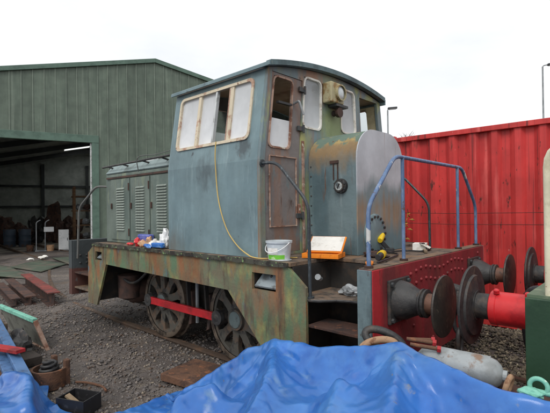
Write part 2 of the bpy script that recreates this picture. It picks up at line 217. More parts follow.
# ------------------------------------------------------------------ helpers
COL = sc.collection
def empty(name, loc, label, cat, group=None, rz=0):
    o = bpy.data.objects.new(name, None); COL.objects.link(o); o.location = loc; o.rotation_euler.z = rz; o.empty_display_size = .2
    o['label'] = label; o['category'] = cat
    if group: o['group'] = group
    return o
def tag(o, label, cat, group=None):
    o['label'] = label; o['category'] = cat
    if group: o['group'] = group
    return o
def struct(o): o['kind'] = 'structure'; return o
def wloc(o):
    v = Vector((0, 0, 0))
    while o is not None: v = v + o.location; o = o.parent
    return v
class MB:
    def __init__(s): s.v = []; s.f = []
    def add(s, vs, fs):
        b = len(s.v); s.v += [tuple(p) for p in vs]; s.f += [tuple(i + b for i in f) for f in fs]; return s
    def box(s, x0, x1, y0, y1, z0, z1):
        return s.add([(x, y, z) for z in (z0, z1) for y in (y0, y1) for x in (x0, x1)], [(0, 2, 3, 1), (4, 5, 7, 6), (0, 1, 5, 4), (2, 6, 7, 3), (0, 4, 6, 2), (1, 3, 7, 5)])
    def obox(s, c, sz, rot):
        h = [a / 2 for a in sz]; c = Vector(c)
        return s.add([c + rot @ Vector((x * h[0], y * h[1], z * h[2])) for z in (-1, 1) for y in (-1, 1) for x in (-1, 1)], [(0, 2, 3, 1), (4, 5, 7, 6), (0, 1, 5, 4), (2, 6, 7, 3), (0, 4, 6, 2), (1, 3, 7, 5)])
    def bar(s, a, b, wd, ht, up=(0, 0, 1)):
        a = Vector(a); b = Vector(b); d = (b - a); l = d.length; d.normalize(); sde = d.cross(Vector(up)).normalized(); u2 = sde.cross(d)
        return s.obox((a + b) / 2, (l, wd, ht), Matrix((d, sde, u2)).transposed())
    def prism(s, poly, ax, a0, a1):
        n = len(poly); mk = {'x': lambda p, a: (a, p[0], p[1]), 'y': lambda p, a: (p[0], a, p[1]), 'z': lambda p, a: (p[0], p[1], a)}[ax]
        return s.add([mk(p, a0) for p in poly] + [mk(p, a1) for p in poly], [tuple(range(n)), tuple(range(2 * n - 1, n - 1, -1))] + [(i, i + n, (i + 1) % n + n, (i + 1) % n) for i in range(n)])
    def tube(s, pts, r, n=8, closed=False):
        pts = [Vector(p) for p in pts]; k = len(pts); vs = []; fs = []; prev = None
        rr = r if isinstance(r, (list, tuple)) else [r] * k
        for i, p in enumerate(pts):
            a = pts[(i - 1) % k] if (i or closed) else p; b = pts[(i + 1) % k] if (i < k - 1 or closed) else p
            t = (b - a).normalized()
            if prev is None:
                prev = t.orthogonal().normalized()
            prev = (prev - t * prev.dot(t)); prev = prev.normalized() if prev.length > 1e-6 else t.orthogonal().normalized()
            q = t.cross(prev)
            for j in range(n):
                an = 2 * math.pi * j / n; vs.append(p + (prev * math.cos(an) + q * math.sin(an)) * rr[i])
        for i in range(k if closed else k - 1):
            for j in range(n):
                i2 = (i + 1) % k; fs.append((i * n + j, i * n + (j + 1) % n, i2 * n + (j + 1) % n, i2 * n + j))
        if not closed: fs += [tuple(range(n - 1, -1, -1)), tuple(range((k - 1) * n, k * n))]
        return s.add(vs, fs)
    def lathe(s, prof, org, ax, n=24, cap=True):
        """prof = [(t, r)] along axis ax from org"""
        d = Vector({'x': (1, 0, 0), 'y': (0, 1, 0), 'z': (0, 0, 1)}[ax] if isinstance(ax, str) else ax).normalized(); a = d.orthogonal().normalized(); b = d.cross(a); org = Vector(org)
        vs = []; k = len(prof)
        for t, r in prof:
            for j in range(n):
                an = 2 * math.pi * j / n; vs.append(org + d * t + (a * math.cos(an) + b * math.sin(an)) * r)
        fs = [(i * n + j, i * n + (j + 1) % n, (i + 1) * n + (j + 1) % n, (i + 1) * n + j) for i in range(k - 1) for j in range(n)]
        if cap: fs += [tuple(range(n - 1, -1, -1)), tuple(range((k - 1) * n, k * n))]
        return s.add(vs, fs)
    def build(s, name, m, parent=None, smooth=0, bevel=0, local=False):
        me = bpy.data.meshes.new(name); off = Vector((0, 0, 0)) if (parent is None or local) else wloc(parent)
        me.from_pydata([(p[0] - off.x, p[1] - off.y, p[2] - off.z) for p in s.v], [], s.f); me.update()
        me.materials.append(MATS[m])
        o = bpy.data.objects.new(name, me); COL.objects.link(o); o.parent = parent
        import bmesh
        bm = bmesh.new(); bm.from_mesh(me); bmesh.ops.recalc_face_normals(bm, faces=bm.faces); bm.to_mesh(me); bm.free()
        if smooth:
            me.polygons.foreach_set('use_smooth', [True] * len(me.polygons)); me.set_sharp_from_angle(angle=R(smooth))
        if bevel:
            bv = o.modifiers.new('bevel', 'BEVEL'); bv.width = bevel; bv.segments = 2; bv.limit_method = 'ANGLE'; bv.angle_limit = R(40)
        return o
def based(o):
    """move a one-mesh thing's origin to the middle of its base"""
    me = o.data; n = len(me.vertices); a = np.empty(n * 3); me.vertices.foreach_get('co', a); a = a.reshape(-1, 3)
    c = np.array([(a[:, 0].min() + a[:, 0].max()) / 2, (a[:, 1].min() + a[:, 1].max()) / 2, a[:, 2].min()])
    me.vertices.foreach_set('co', (a - c).ravel()); o.location = Vector(c) + o.location; me.update(); return o
def dup(o, parent=None, off=(0, 0, 0)):
    c = o.copy(); COL.objects.link(c); c.parent = parent; c.location = o.location + Vector(off)
    for ch in list(o.children): dup(ch, c)
    return c
def arc(c, r, a0, a1, n, f):
    return [f(c, r, R(a0 + (a1 - a0) * i / n)) for i in range(n + 1)]
def smooth_path(pts, rad=.08, n=5):
    """round the corners of a polyline"""
    pts = [Vector(p) for p in pts]; res = [pts[0]]
    for i in range(1, len(pts) - 1):
        a, b, c = pts[i - 1], pts[i], pts[i + 1]; r1 = min(rad, (a - b).length * .45, (c - b).length * .45)
        p = b + (a - b).normalized() * r1; q = b + (c - b).normalized() * r1
        for k in range(n + 1):
            t = k / n; res.append(p * (1 - t) ** 2 + b * 2 * t * (1 - t) + q * t * t)
    return res + [pts[-1]]
def spline(pts, n=8):
    pts = [Vector(p) for p in pts]; P = [pts[0] * 2 - pts[1]] + pts + [pts[-1] * 2 - pts[-2]]; res = []
    for i in range(1, len(P) - 2):
        for k in range(n):
            t = k / n; a, b, c, d = P[i - 1], P[i], P[i + 1], P[i + 2]
            res.append(.5 * ((2 * b) + (c - a) * t + (2 * a - 5 * b + 4 * c - d) * t * t + (3 * b - a - 3 * c + d) * t ** 3))
    return res + [pts[-1]]
def wall(M, us, vs, holes):
    """solid wall with rectangular holes; M(u, v, w): w 0 outside, 1 inside"""
    us = sorted(set([round(x, 4) for x in us] + [round(h[i], 4) for h in holes for i in (0, 1)])); vs = sorted(set([round(x, 4) for x in vs] + [round(h[i], 4) for h in holes for i in (2, 3)]))
    us = [u for u in us]; nu, nv = len(us), len(vs)
    mb = MB(); idx = {}
    def V(i, j, w_):
        if (i, j, w_) not in idx: idx[(i, j, w_)] = len(mb.v); mb.v.append(tuple(M(us[i], vs[j], w_)))
        return idx[(i, j, w_)]
    def solid(i, j):
        if i < 0 or j < 0 or i >= nu - 1 or j >= nv - 1: return False
        cu, cv = (us[i] + us[i + 1]) / 2, (vs[j] + vs[j + 1]) / 2
        return not any(h[0] < cu < h[1] and h[2] < cv < h[3] for h in holes)
    for i in range(nu - 1):
        for j in range(nv - 1):
            if not solid(i, j): continue
            mb.f.append((V(i, j, 0), V(i + 1, j, 0), V(i + 1, j + 1, 0), V(i, j + 1, 0))); mb.f.append((V(i, j, 1), V(i, j + 1, 1), V(i + 1, j + 1, 1), V(i + 1, j, 1)))
            for (di, dj, a, b) in ((-1, 0, (i, j), (i, j + 1)), (1, 0, (i + 1, j), (i + 1, j + 1)), (0, -1, (i, j), (i + 1, j)), (0, 1, (i, j + 1), (i + 1, j + 1))):
                if not solid(i + di, j + dj): mb.f.append((V(*a, 0), V(*b, 0), V(*b, 1), V(*a, 1)))
    return mb
def rrect(u0, u1, v0, v1, r, n=5):
    p = []
    for cu, cv, a in ((u1 - r, v1 - r, 0), (u0 + r, v1 - r, 90), (u0 + r, v0 + r, 180), (u1 - r, v0 + r, 270)):
        for k in range(n + 1):
            an = R(a + 90 * k / n); p.append((cu + r * math.cos(an), cv + r * math.sin(an)))
    return p
def ring(M, u0, u1, v0, v1, r, wd, w0, w1):
    """window frame: rounded inner edge, rounded outer edge; M(u, v, w)"""
    a = rrect(u0, u1, v0, v1, r); b = rrect(u0 - wd, u1 + wd, v0 - wd, v1 + wd, r + wd * .6); n = len(a); mb = MB()
    mb.v = [tuple(M(*p, w_)) for w_ in (w0, w1) for lst in (a, b) for p in lst]
    for i in range(n):
        j = (i + 1) % n
        for q in ((i, j, j + n, i + n), (i + 2 * n, i + 3 * n, j + 3 * n, j + 2 * n), (i, i + 2 * n, j + 2 * n, j), (i + n, j + n, j + 3 * n, i + 3 * n)): mb.f.append(q)
    return mb
def lump(c, s, seed, n=2, rough=.35, flat=0):
    import bmesh
    bm = bmesh.new(); bmesh.ops.create_icosphere(bm, subdivisions=n, radius=1); mb = MB()
    for v in bm.verts:
        p = v.co; k = 1 + rough * mnoise.noise(p * 1.6 + Vector((seed * 3.1, seed, 0))) + rough * .6 * mnoise.noise(p * 4 + Vector((0, seed * 2.3, 1)))
        z = p.z * k
        if flat: z = max(z, -flat)
        mb.v.append((c[0] + p.x * k * s[0], c[1] + p.y * k * s[1], c[2] + z * s[2]))
    mb.f = [tuple(v.index for v in f.verts) for f in bm.faces]; bm.free(); return mb

# ================================================================== SETTING
GZ = -.12
def tcy(x):
    f = lambda q: 3.15 - .105 * (q + 11.85)
    if x >= -5.5: return 1.25
    t = min(1, (x + 5.5) / -9.5); s = t * t * (3 - 2 * t); return 1.25 * (1 - s) + f(x) * s
def gh(x, y):
    k = 1 / (1 + ((x + 2) / 9) ** 4 + (y / 7) ** 4)
    def ss(a, b, q): t = min(1, max(0, (q - a) / (b - a))); return t * t * (3 - 2 * t)
    tk = (1 - ss(1.45, 2.3, abs(y - tcy(x)))) * ss(-21, -17, x) * (.062 + .042 * (1 - ss(-5.4, -4.4, x)))
    bank = ss(2.3, 3.1, y) * (1 - ss(6, 8, y)) * ss(-2.6, -1.6, x) * .2
    return GZ + tk + bank + k * (.035 * mnoise.noise(Vector((x * .9, y * .9, 0))) + .016 * mnoise.noise(Vector((x * 3.1, y * 3.1, 4))))
def axis(lo, hi, c, n, k=5.2):
    t = np.linspace(-1, 1, n); s_ = np.sinh(k * t) / np.sinh(k); return np.where(s_ < 0, c + s_ * (c - lo), c + s_ * (hi - c))
gx = axis(-900, 900, -2, 190, 6.2); gy = axis(-900, 900, 0, 190, 6.2)
mb = MB(); mb.v = [(x, y, gh(x, y)) for y in gy for x in gx]; n_ = len(gx)
mb.f = [(j * n_ + i, j * n_ + i + 1, (j + 1) * n_ + i + 1, (j + 1) * n_ + i) for j in range(n_ - 1) for i in range(n_ - 1)]
struct(mb.build('ground', 'ground', smooth=60))

def stones(name, n, xr, yr, smin, smax, m, keep=None, zoff=0, lab=None):
    base = np.array([(1, 0, 0), (-1, 0, 0), (0, 1, 0), (0, -1, 0), (0, 0, 1), (0, 0, -1)], float)
    tri = np.array([(0, 2, 4), (2, 1, 4), (1, 3, 4), (3, 0, 4), (2, 0, 5), (1, 2, 5), (3, 1, 5), (0, 3, 5)])
    xs = np.random.uniform(*xr, n); ys = np.random.uniform(*yr, n)
    if keep is not None:
        k = keep(xs, ys); xs, ys = xs[k], ys[k]
    n = len(xs); s = smin + (smax - smin) * np.random.rand(n) ** 2.2
    zz = np.array([gh(a, b) for a, b in zip(xs, ys)])
    V = base[None] * (1 + .5 * (np.random.rand(n, 6, 1) - .5)) + .35 * (np.random.rand(n, 6, 3) - .5)
    V = V * s[:, None, None] * np.stack([np.random.uniform(.7, 1.4, n), np.random.uniform(.7, 1.3, n), np.random.uniform(.45, .9, n)], 1)[:, None, :]
    a = np.random.rand(n) * 6.28; ca, sa = np.cos(a)[:, None], np.sin(a)[:, None]
    X = V[:, :, 0] * ca - V[:, :, 1] * sa; Y = V[:, :, 0] * sa + V[:, :, 1] * ca
    V = np.stack([X + xs[:, None], Y + ys[:, None], V[:, :, 2] + (zz + s * .2 + zoff)[:, None]], 2).reshape(-1, 3)
    F = (tri[None] + (np.arange(n) * 6)[:, None, None]).reshape(-1, 3)
    me = bpy.data.meshes.new(name); me.vertices.add(len(V)); me.vertices.foreach_set('co', V.ravel()); me.loops.add(F.size); me.loops.foreach_set('vertex_index', F.ravel().astype(np.int32))
    me.polygons.add(len(F)); me.polygons.foreach_set('loop_start', np.arange(0, F.size, 3, dtype=np.int32)); me.polygons.foreach_set('loop_total', np.full(len(F), 3, dtype=np.int32)); me.update(calc_edges=True); me.validate()
    me.materials.append(MATS[m]); o = bpy.data.objects.new(name, me); COL.objects.link(o); o['kind'] = 'stuff'; o['label'] = lab; o['category'] = 'gravel'
    return o
stones('gravel', 46000, (-8.5, 1.6), (-1.7, 3.2), .006, .027, 'stone_mix', keep=lambda x, y: np.random.rand(len(x)) < np.clip(1.15 + x / 9, .15, 1), lab='loose grey and brown gravel strewn over the yard')
stones('leaf_litter', 9000, (-1.5, 2.6), (1.9, 3.36), .012, .032, 'leaf_litter', zoff=.012, lab='dry brown leaf litter and chippings beneath the red container')

# --- railway track that runs under the engine and curves into the shed
tr = empty('railway_track', (-2.7, 1.25, GZ), 'rusty railway track with dark sleepers under the engine running into the shed', 'track')
xs = [9 - .5 * i for i in range(0, 88)]
for sgn in (-1, 1):
    mb = MB(); prof = [(-.065, -.14), (.065, -.14), (.065, -.125), (.01, -.11), (.01, -.035), (.036, -.025), (.036, 0), (-.036, 0), (-.036, -.025), (-.01, -.035), (-.01, -.11), (-.065, -.125)]
    k = len(prof)
    for x in xs:
        for (a, b) in prof: mb.v.append((x, tcy(x) + sgn * .7535 + a, b))
    for i in range(len(xs) - 1):
        for j in range(k): mb.f.append((i * k + j, i * k + (j + 1) % k, (i + 1) * k + (j + 1) % k, (i + 1) * k + j))
    mb.build('rail', 'rail_steel', tr)
sl = None
for i in range(14):
    x = 3.2 - i * .72
    if sl is None:
        sl = MB().box(-.12, .12, -1.3, 1.3, -.13, .0).build('sleeper', 'timber_dark', tr, bevel=.008, local=True); s_ = sl
    else: s_ = dup(sl, tr)
    s_.location = Vector((x, tcy(x), -.112)) - wloc(tr); s_.rotation_euler.z = random.uniform(-.02, .02)

# ================================================================== SHED
SO = Vector((-15.266, 4.981, GZ)); SE = Vector((.3175194, .9482518, 0)); SN = Vector((-.9482518, .3175194, 0))
ang = math.atan2(SE.y, SE.x)
shed = empty('engine_shed', SO, 'large green corrugated metal shed with a wide open doorway', 'building', rz=ang)
# local frame of the shed: x along the face, y into the shed, z up; base at GZ
def ridge(s): return 8.32 - .21 * abs(s - 2.29)
S0, S1, D0, D1, DH, SL = -.03 - .38 * 18, -.03 + .38 * 30, -.03 - .38 * 15, -.03, 4.84, 34
pw = .38; s = S0; i = 0
while s < S1 - .01:
    e = min(s + pw, S1); lo = DH if (s + e) / 2 < D1 and (s + e) / 2 > D0 else 0.0
    a, b = s + .012, e - .012
    zt = lambda q: ridge(q) - .06
    mid = [2.29] if a < 2.29 < b else []
    top = [(q, zt(q)) for q in [b] + mid + [a]]
    if lo and a < D1 < b: pass
    MB().prism([(a, lo), (b, lo)] + top, 'y', 0, .05).build('cladding_panel', 'cladding', shed, local=True)
    # standing rib between two sheets
    MB().prism([(s - .02, lo), (s + .02, lo), (s + .02, ridge(s) - .08), (s - .02, ridge(s) - .08)], 'y', -.022, .02).build('cladding_rib', 'cladding_rib', shed, local=True, bevel=.006)
    s = e; i += 1
t = MB().box(D0 - .28, D1 + .02, -.10, .10, DH - .28, DH + .02).build('door_lintel', 'shed_trim', shed, local=True, bevel=.01)
for q0 in (D0 - .28, D1 - .24):
    MB().box(q0, q0 + .26, -.095, .12, 0, DH - .283).build('door_jamb', 'shed_trim', shed, local=True, bevel=.01)
MB().box(D1 - .30, D1 - .245, -.02, .1, 0, DH - .29).build('door_edge_strip', 'rubber_grey', shed, local=True)
for (a, b) in ((S0 - .1, 2.29), (2.29, S1 + .1)):
    za, zb = ridge(a), ridge(b)
    MB().prism([(a, za - .13), (b, zb - .13), (b, zb + .05), (a, za + .05)], 'y', -.09, -.03).build('verge_trim', 'shed_trim', shed, local=True, bevel=.01)
def roofpatch(a, b, y0, y1, m, name, up=0):
    return MB().add([(a, y0, ridge(a) + up), (b, y0, ridge(b) + up), (b, y1, ridge(b) + up), (a, y1, ridge(a) + up), (a, y0, ridge(a) - .08 + up), (b, y0, ridge(b) - .08 + up), (b, y1, ridge(b) - .08 + up), (a, y1, ridge(a) - .08 + up)],
                    [(0, 1, 2, 3), (7, 6, 5, 4), (0, 4, 5, 1), (1, 5, 6, 2), (2, 6, 7, 3), (3, 7, 4, 0)]).build(name, m, shed, local=True)
ycuts = [-.03, 3.5]
lights = [(4.0, 6.4), (9.5, 12.4), (16.0, 19.0), (25.2, 27.0), (29.6, 31.6)]  # unseen extra rows are added to brighten the shed interior
for (a, b, la, lb) in ((S0 - .1, 2.29, -.35, 1.9), (2.29, S1 + .1, 3.0, 9.0)):
    roofpatch(a, la, -.03, SL + .15, 'shed_inside', 'roof_sheet'); roofpatch(lb, b, -.03, SL + .15, 'shed_inside', 'roof_sheet')
    y = -.03
    for (p, q) in lights:
        roofpatch(la, lb, y, p, 'shed_inside', 'roof_sheet'); roofpatch(la, lb, p, q, 'skylight', 'skylight'); y = q
    roofpatch(la, lb, y, SL + .15, 'shed_inside', 'roof_sheet')
for q in (S0, S1 - .08): MB().box(q, q + .08, .06, SL, 0, ridge(q) - .06).build('side_wall', 'shed_inside', shed, local=True)
MB().prism([(S0 + .09, 0), (S1 - .09, 0), (S1 - .09, ridge(S1) - .05), (2.29, ridge(2.29) - .05), (S0 + .09, ridge(S0) - .05)], 'y', SL - .1, SL).build('back_wall', 'shed_inside', shed, local=True)
for k in range(1, 6):
    for q in (S0 + .25, S1 - .3):
        MB().box(q - .12, q + .12, k * 5.6 - .12, k * 5.6 + .12, 0, ridge(q) - .12).build('column', 'shed_steel', shed, local=True)
    for (a, b) in ((S0 + .2, 2.29), (2.29, S1 - .2)):
        MB().prism([(a, ridge(a) - .5), (b, ridge(b) - .5), (b, ridge(b) - .12), (a, ridge(a) - .12)], 'y', k * 5.6 - .1, k * 5.6 + .1).build('rafter', 'shed_steel', shed, local=True)
for z in (2.4, 4.6): MB().box(S0 + .1, S1 - .1, SL - .3, SL - .12, z - .12, z + .12).build('wall_rail', 'shed_steel', shed, local=True)
for q in (-2.2, 2.2): MB().box(q - .15, q + .15, SL - .35, SL - .13, 0, 7).build('column', 'shed_steel', shed, local=True)
def SW(s, o, z=0): return SO + SE * s + SN * o + Vector((0, 0, z))
mb = MB(); A = [SW(S0 + .1, .1), SW(S1 - .1, .1), SW(S1 - .1, SL - .1), SW(S0 + .1, SL - .1)]
mb.add([(p.x, p.y, GZ + .012) for p in A] + [(p.x, p.y, GZ - .1) for p in A], [(0, 1, 2, 3), (7, 6, 5, 4), (0, 4, 5, 1), (1, 5, 6, 2), (2, 6, 7, 3), (3, 7, 4, 0)])
struct(mb.build('shed_floor', 'concrete'))
# ================================================================== LOCOMOTIVE
W, HF = 2.5, 1.24; YC = 1.25
loco = empty('diesel_locomotive', (-2.685, YC, 0), 'weathered blue-grey shunting locomotive with red front beam and rusty patched paint', 'locomotive')
def mirror(y): return W - y
# ---- deck
poly = [(-.117, 0.56), (-.117, W - .56), (-.76, W - .56), (-.76, W), (-4.5, W), (-4.5, W - .56), (-5.25, W - .56), (-5.25, .56), (-4.5, .56), (-4.5, 0.0), (-.76, 0.0), (-.76, .56)]
MB().prism(poly, 'z', HF - .035, HF).build('deck', 'deck', loco, bevel=.004)
for y0, y1 in ((-.022, -.001), (W + .001, W + .022)):
    mbb = MB(); xs_ = [-4.5 + 3.72 * i / 60 for i in range(61)]
    for x in xs_:
        z = HF + .004 + random.uniform(-.006, .004); q = HF - .038 + random.uniform(-.008, .004)
        mbb.v += [(x, y0, q), (x, y1, q), (x, y1, z), (x, y0, z)]
    for i in range(60):
        for j in range(4): mbb.f.append((i * 4 + j, i * 4 + (j + 1) % 4, i * 4 + 4 + (j + 1) % 4, i * 4 + 4 + j))
    mbb.f += [(3, 2, 1, 0), (240, 241, 242, 243)]
    mbb.build('deck_edge', 'deck_edge', loco)
# ---- valances with the two sandbox openings
def valance(y0, y1, zt):
    xs_ = [-4.68, -4.63, -4.5, -4.44, -4.22, -4.107, -1.56, -1.225, -.925, -.79, -.6]
    top = {-4.68: 1.10, -.6: 1.05}; 
    def lo(x):
        if x <= -4.40: return .36
        if x <= -4.107: return .36 + (x + 4.40) / .293 * .60
        if x <= -1.56: return .955 - (x + 4.107) / 2.547 * .035
        if x <= -1.0: return .92 - (x + 1.56) / .56 * .56
        return .36
    out_ = [(-4.68, .36), (-4.40, .36), (-4.107, .96), (-1.56, .92), (-1.0, .36), (-.6, .36), (-.6, 1.05), (-.785, HF - .04), (-4.5, HF - .04), (-4.68, 1.09)]
    holes = [(-4.44, -4.24, 1.0, 1.12), (-1.22, -.928, .972, 1.122)]
    import bmesh
    bm = bmesh.new(); vs = [bm.verts.new((x, y0, z)) for x, z in out_]; es = [bm.edges.new((vs[i], vs[(i + 1) % len(vs)])) for i in range(len(vs))]
    for a, b, c, d in holes:
        h = [bm.verts.new(p) for p in ((a, y0, c), (b, y0, c), (b, y0, d), (a, y0, d))]; es += [bm.edges.new((h[i], h[(i + 1) % 4])) for i in range(4)]
    r_ = bmesh.ops.triangle_fill(bm, use_beauty=True, use_dissolve=False, edges=es)
    fs = [f for f in r_['geom'] if isinstance(f, bmesh.types.BMFace)]
    e = bmesh.ops.extrude_face_region(bm, geom=fs); bmesh.ops.translate(bm, verts=[g for g in e['geom'] if isinstance(g, bmesh.types.BMVert)], vec=(0, y1 - y0, 0))
    mbb = MB(); bm.verts.index_update(); mbb.v = [tuple(v.co) for v in bm.verts]; mbb.f = [tuple(v.index for v in f.verts) for f in bm.faces]; bm.free(); return mbb
va = valance(0, .03, 0).build('side_valance', 'valance', loco)
vb = valance(W - .03, W, 0).build('side_valance', 'valance', loco)
for x0, x1, z0, z1 in ((-1.22, -.928, .972, 1.122), (-4.44, -4.24, 1.0, 1.12)):
    MB().box(x0 - .02, x1 + .02, .16, .18, z0 - .03, z1 + .03).build('sandbox_back', 'frame_dark', loco)
    for (p, q) in ((x0 - .02, x0 - .002), (x1 + .002, x1 + .02)): MB().box(p, q, .032, .158, z0 - .03, z1 + .02).build('sandbox_side', 'frame_dark', loco)
    f_ = MB().add([(x0 + .012, .02, z0 + .03), (x1 - .012, .02, z0 + .03), (x1 - .03, .10, z1 - .01), (x0 + .05, .10, z1 - .01), (x0 + .012, .03, z0 + .015), (x1 - .012, .03, z0 + .015), (x1 - .03, .11, z1 - .02), (x0 + .05, .11, z1 - .02)],
                [(0, 1, 2, 3), (7, 6, 5, 4), (0, 4, 5, 1), (1, 5, 6, 2), (2, 6, 7, 3), (3, 7, 4, 0)]).build('sandbox_flap', 'valance_flap', loco)
    MB().lathe([(0, .012), (.01, .012), (.014, .006)], ((x0 + x1) / 2 + .02, .085, z1 - .035), (0, -1, .4), 10).build('flap_bolt', 'bolt', f_)
# ---- buffer beams
def beam(x0, x1, rear):
    b_ = MB().box(x0, x1, .012, W - .012, .40, HF + .002).build('buffer_beam', 'beam_rear' if rear else 'beam_red', loco, bevel=.006)
    for y0, y1 in ((-.008, .0115), (W - .0115, W + .008)):
        MB().box(x0 + .001, x1 - .004, y0, y1, .40, HF + .003).build('beam_end_plate', 'beam_rear' if rear else 'beam_end', b_, bevel=.003)
    return b_
fb = beam(-.117, 0, False); rb = beam(-5.37, -5.25, True)
MB().box(-.115, -.006, .02, W - .02, HF + .0035, HF + .010).build('beam_top_plate', 'deck', fb)
rv_ = MB()
for y in [.62 + .098 * i for i in range(13)] + [2.0, 2.28]:
    for z in (1.16, 1.06) if y < 1.9 else (1.16, 1.02): rv_.lathe([(0, .016), (.008, .014), (.014, .007)], (0, y + random.uniform(-.006, .006), z + .02 * math.sin(y * 9)), 'x', 8)
for y in (.66, 1.05, 1.45, 1.84):
    for z in (.9, .72, .54): rv_.lathe([(0, .014), (.008, .012), (.012, .006)], (0, y, z), 'x', 8)
o = rv_.build('beam_rivets', 'rivet_red', fb, smooth=50); o['kind'] = 'stuff'
rv_ = MB()
for y in (.12, .22, .34, .5):
    for z in (1.0, .88): rv_.lathe([(0, .018), (.01, .016), (.016, .008)], (-5.25, y, z), 'x', 8)
o = rv_.build('beam_rivets', 'bolt', rb, smooth=50); o['kind'] = 'stuff'
# ---- buffers
def buffer(yc, x, d, mats, rhead=.222, labels=None):
    """buffer on the beam face at x, pointing along d"""
    hz = .98; base = MB(); s_ = .165
    base.box(*(sorted((x + d * .001, x + d * .026))), yc - s_, yc + s_, hz - s_, hz + s_)
    b_ = base.build('buffer_flange', mats[0], loco, bevel=.006)
    P_ = lambda pr: [(t_, r_) for t_, r_ in pr]
    ax = (d, 0, 0)
    MB().lathe([(.026, .15), (.04, .148), (.09, .138), (.15, .105), (.19, .088), (.20, .088)], (x, yc, hz), ax, 28).build('buffer_housing', mats[0], b_, smooth=40)
    MB().lathe([(.195, .10), (.20, .106), (.212, .106), (.216, .094), (.224, .094), (.228, .105), (.24, .105), (.244, .09)], (x, yc, hz), ax, 28).build('collar', mats[0], b_, smooth=40)
    MB().lathe([(.235, .076), (.35, .072)], (x, yc, hz), ax, 24).build('shank', 'shank_rust', b_, smooth=40)
    MB().lathe([(.335, .10), (.348, .19), (.352, rhead - .004), (.358, rhead), (.368, rhead - .004), (.378, rhead * .7), (.384, rhead * .3), (.385, .004)], (x, yc, hz), ax, 48).build('buffer_head', 'buffer_face', b_, smooth=35)
    for a in (-1, 1):
        for c in (-1, 1): MB().lathe([(.026, .018), (.044, .018)], (x, yc + a * .135, hz + c * .135), ax, 6).build('flange_bolt', 'bolt', b_)
    return b_
for yc in (.382, W - .382): buffer(yc, 0, 1, ['black_iron']); buffer(yc, -5.37, -1, ['black_iron'])
# draw hook and hanging coupling on the front beam
hk = MB().tube(spline([(0, YC, .95), (.12, YC, .95), (.2, YC, .93), (.24, YC, .99), (.2, YC, 1.05)], 5), [.045] * 16 + [.04] * 4 + [.02], 10).build('draw_hook', 'black_iron', loco, smooth=50)
lk = MB()
for i, z in enumerate((.84, .66, .48)):
    pts = []
    for k in range(16):
        a = 2 * math.pi * k / 16; u_, v_ = .05 * math.cos(a), .11 * math.sin(a); pts.append((.16 + (u_ if i % 2 else 0), YC + (0 if i % 2 else u_), z + v_))
    lk = MB().tube(pts, .02, 8, closed=True).build('coupling_link', 'black_iron', hk, smooth=50)
# ---- underframe
for y in (.72, W - .74): MB().box(-5.24, -.12, y, y + .02, .42, 1.2).build('main_frame', 'frame_dark', loco)
MB().box(-4.9, -.9, .80, W - .80, .55, 1.16).build('engine_casing', 'frame_dark', loco)
# ---- step recess at the four corners
def steps(xa, xb, near, front):
    """xa towards the middle of the engine, xb at the beam"""
    Y = (lambda y: y) if near else mirror
    yy = sorted((Y(.56), Y(.59)))
    MB().box(min(xa, xb), max(xa, xb), yy[0], yy[1], .40, HF - .04).build('recess_wall', 'frame_dark', loco)
    yy = sorted((Y(.03), Y(.56))); MB().box(xa - .012, xa + .012, yy[0], yy[1], .40, HF - .037).build('recess_wall', 'frame_dark', loco)
    d = xb - xa
    pl = [(xa, Y(.03)), (xa + d * .30, Y(.03)), (xa + d * .40, Y(.06)), (xa + d * .55, Y(.16)), (xa + d * .7, Y(.20)), (xb, Y(.22)), (xb, Y(.555)), (xa, Y(.555))]
    MB().prism(pl, 'z', .945, .962).build('step_tread', 'deck', loco, bevel=.003)
    lip = MB().tube([(p[0], p[1], .948) for p in pl[:6]], .012, 6).build('step_lip', 'black_iron', loco)
    yy = sorted((Y(.03), Y(.3))); MB().box(min(xa + d * .25, xb), max(xa + d * .25, xb), yy[0], yy[1], .73, .752).build('step_tread', 'rust_dark', loco, bevel=.003)
    MB().box(min(xa + d * .25, xb), max(xa + d * .25, xb), yy[0], yy[1], .50, .522).build('step_tread', 'deck', loco, bevel=.003)
for near in (True, False): steps(-.76, -.117, near, True); steps(-4.5, -5.25, near, False)
MB().lathe([(0, .02), (.05, .02), (.055, .026), (.07, .026)], (-.6, .2, 1.1), (.3, -1, .4), 10).build('pipe_stub', 'galvanised', loco)
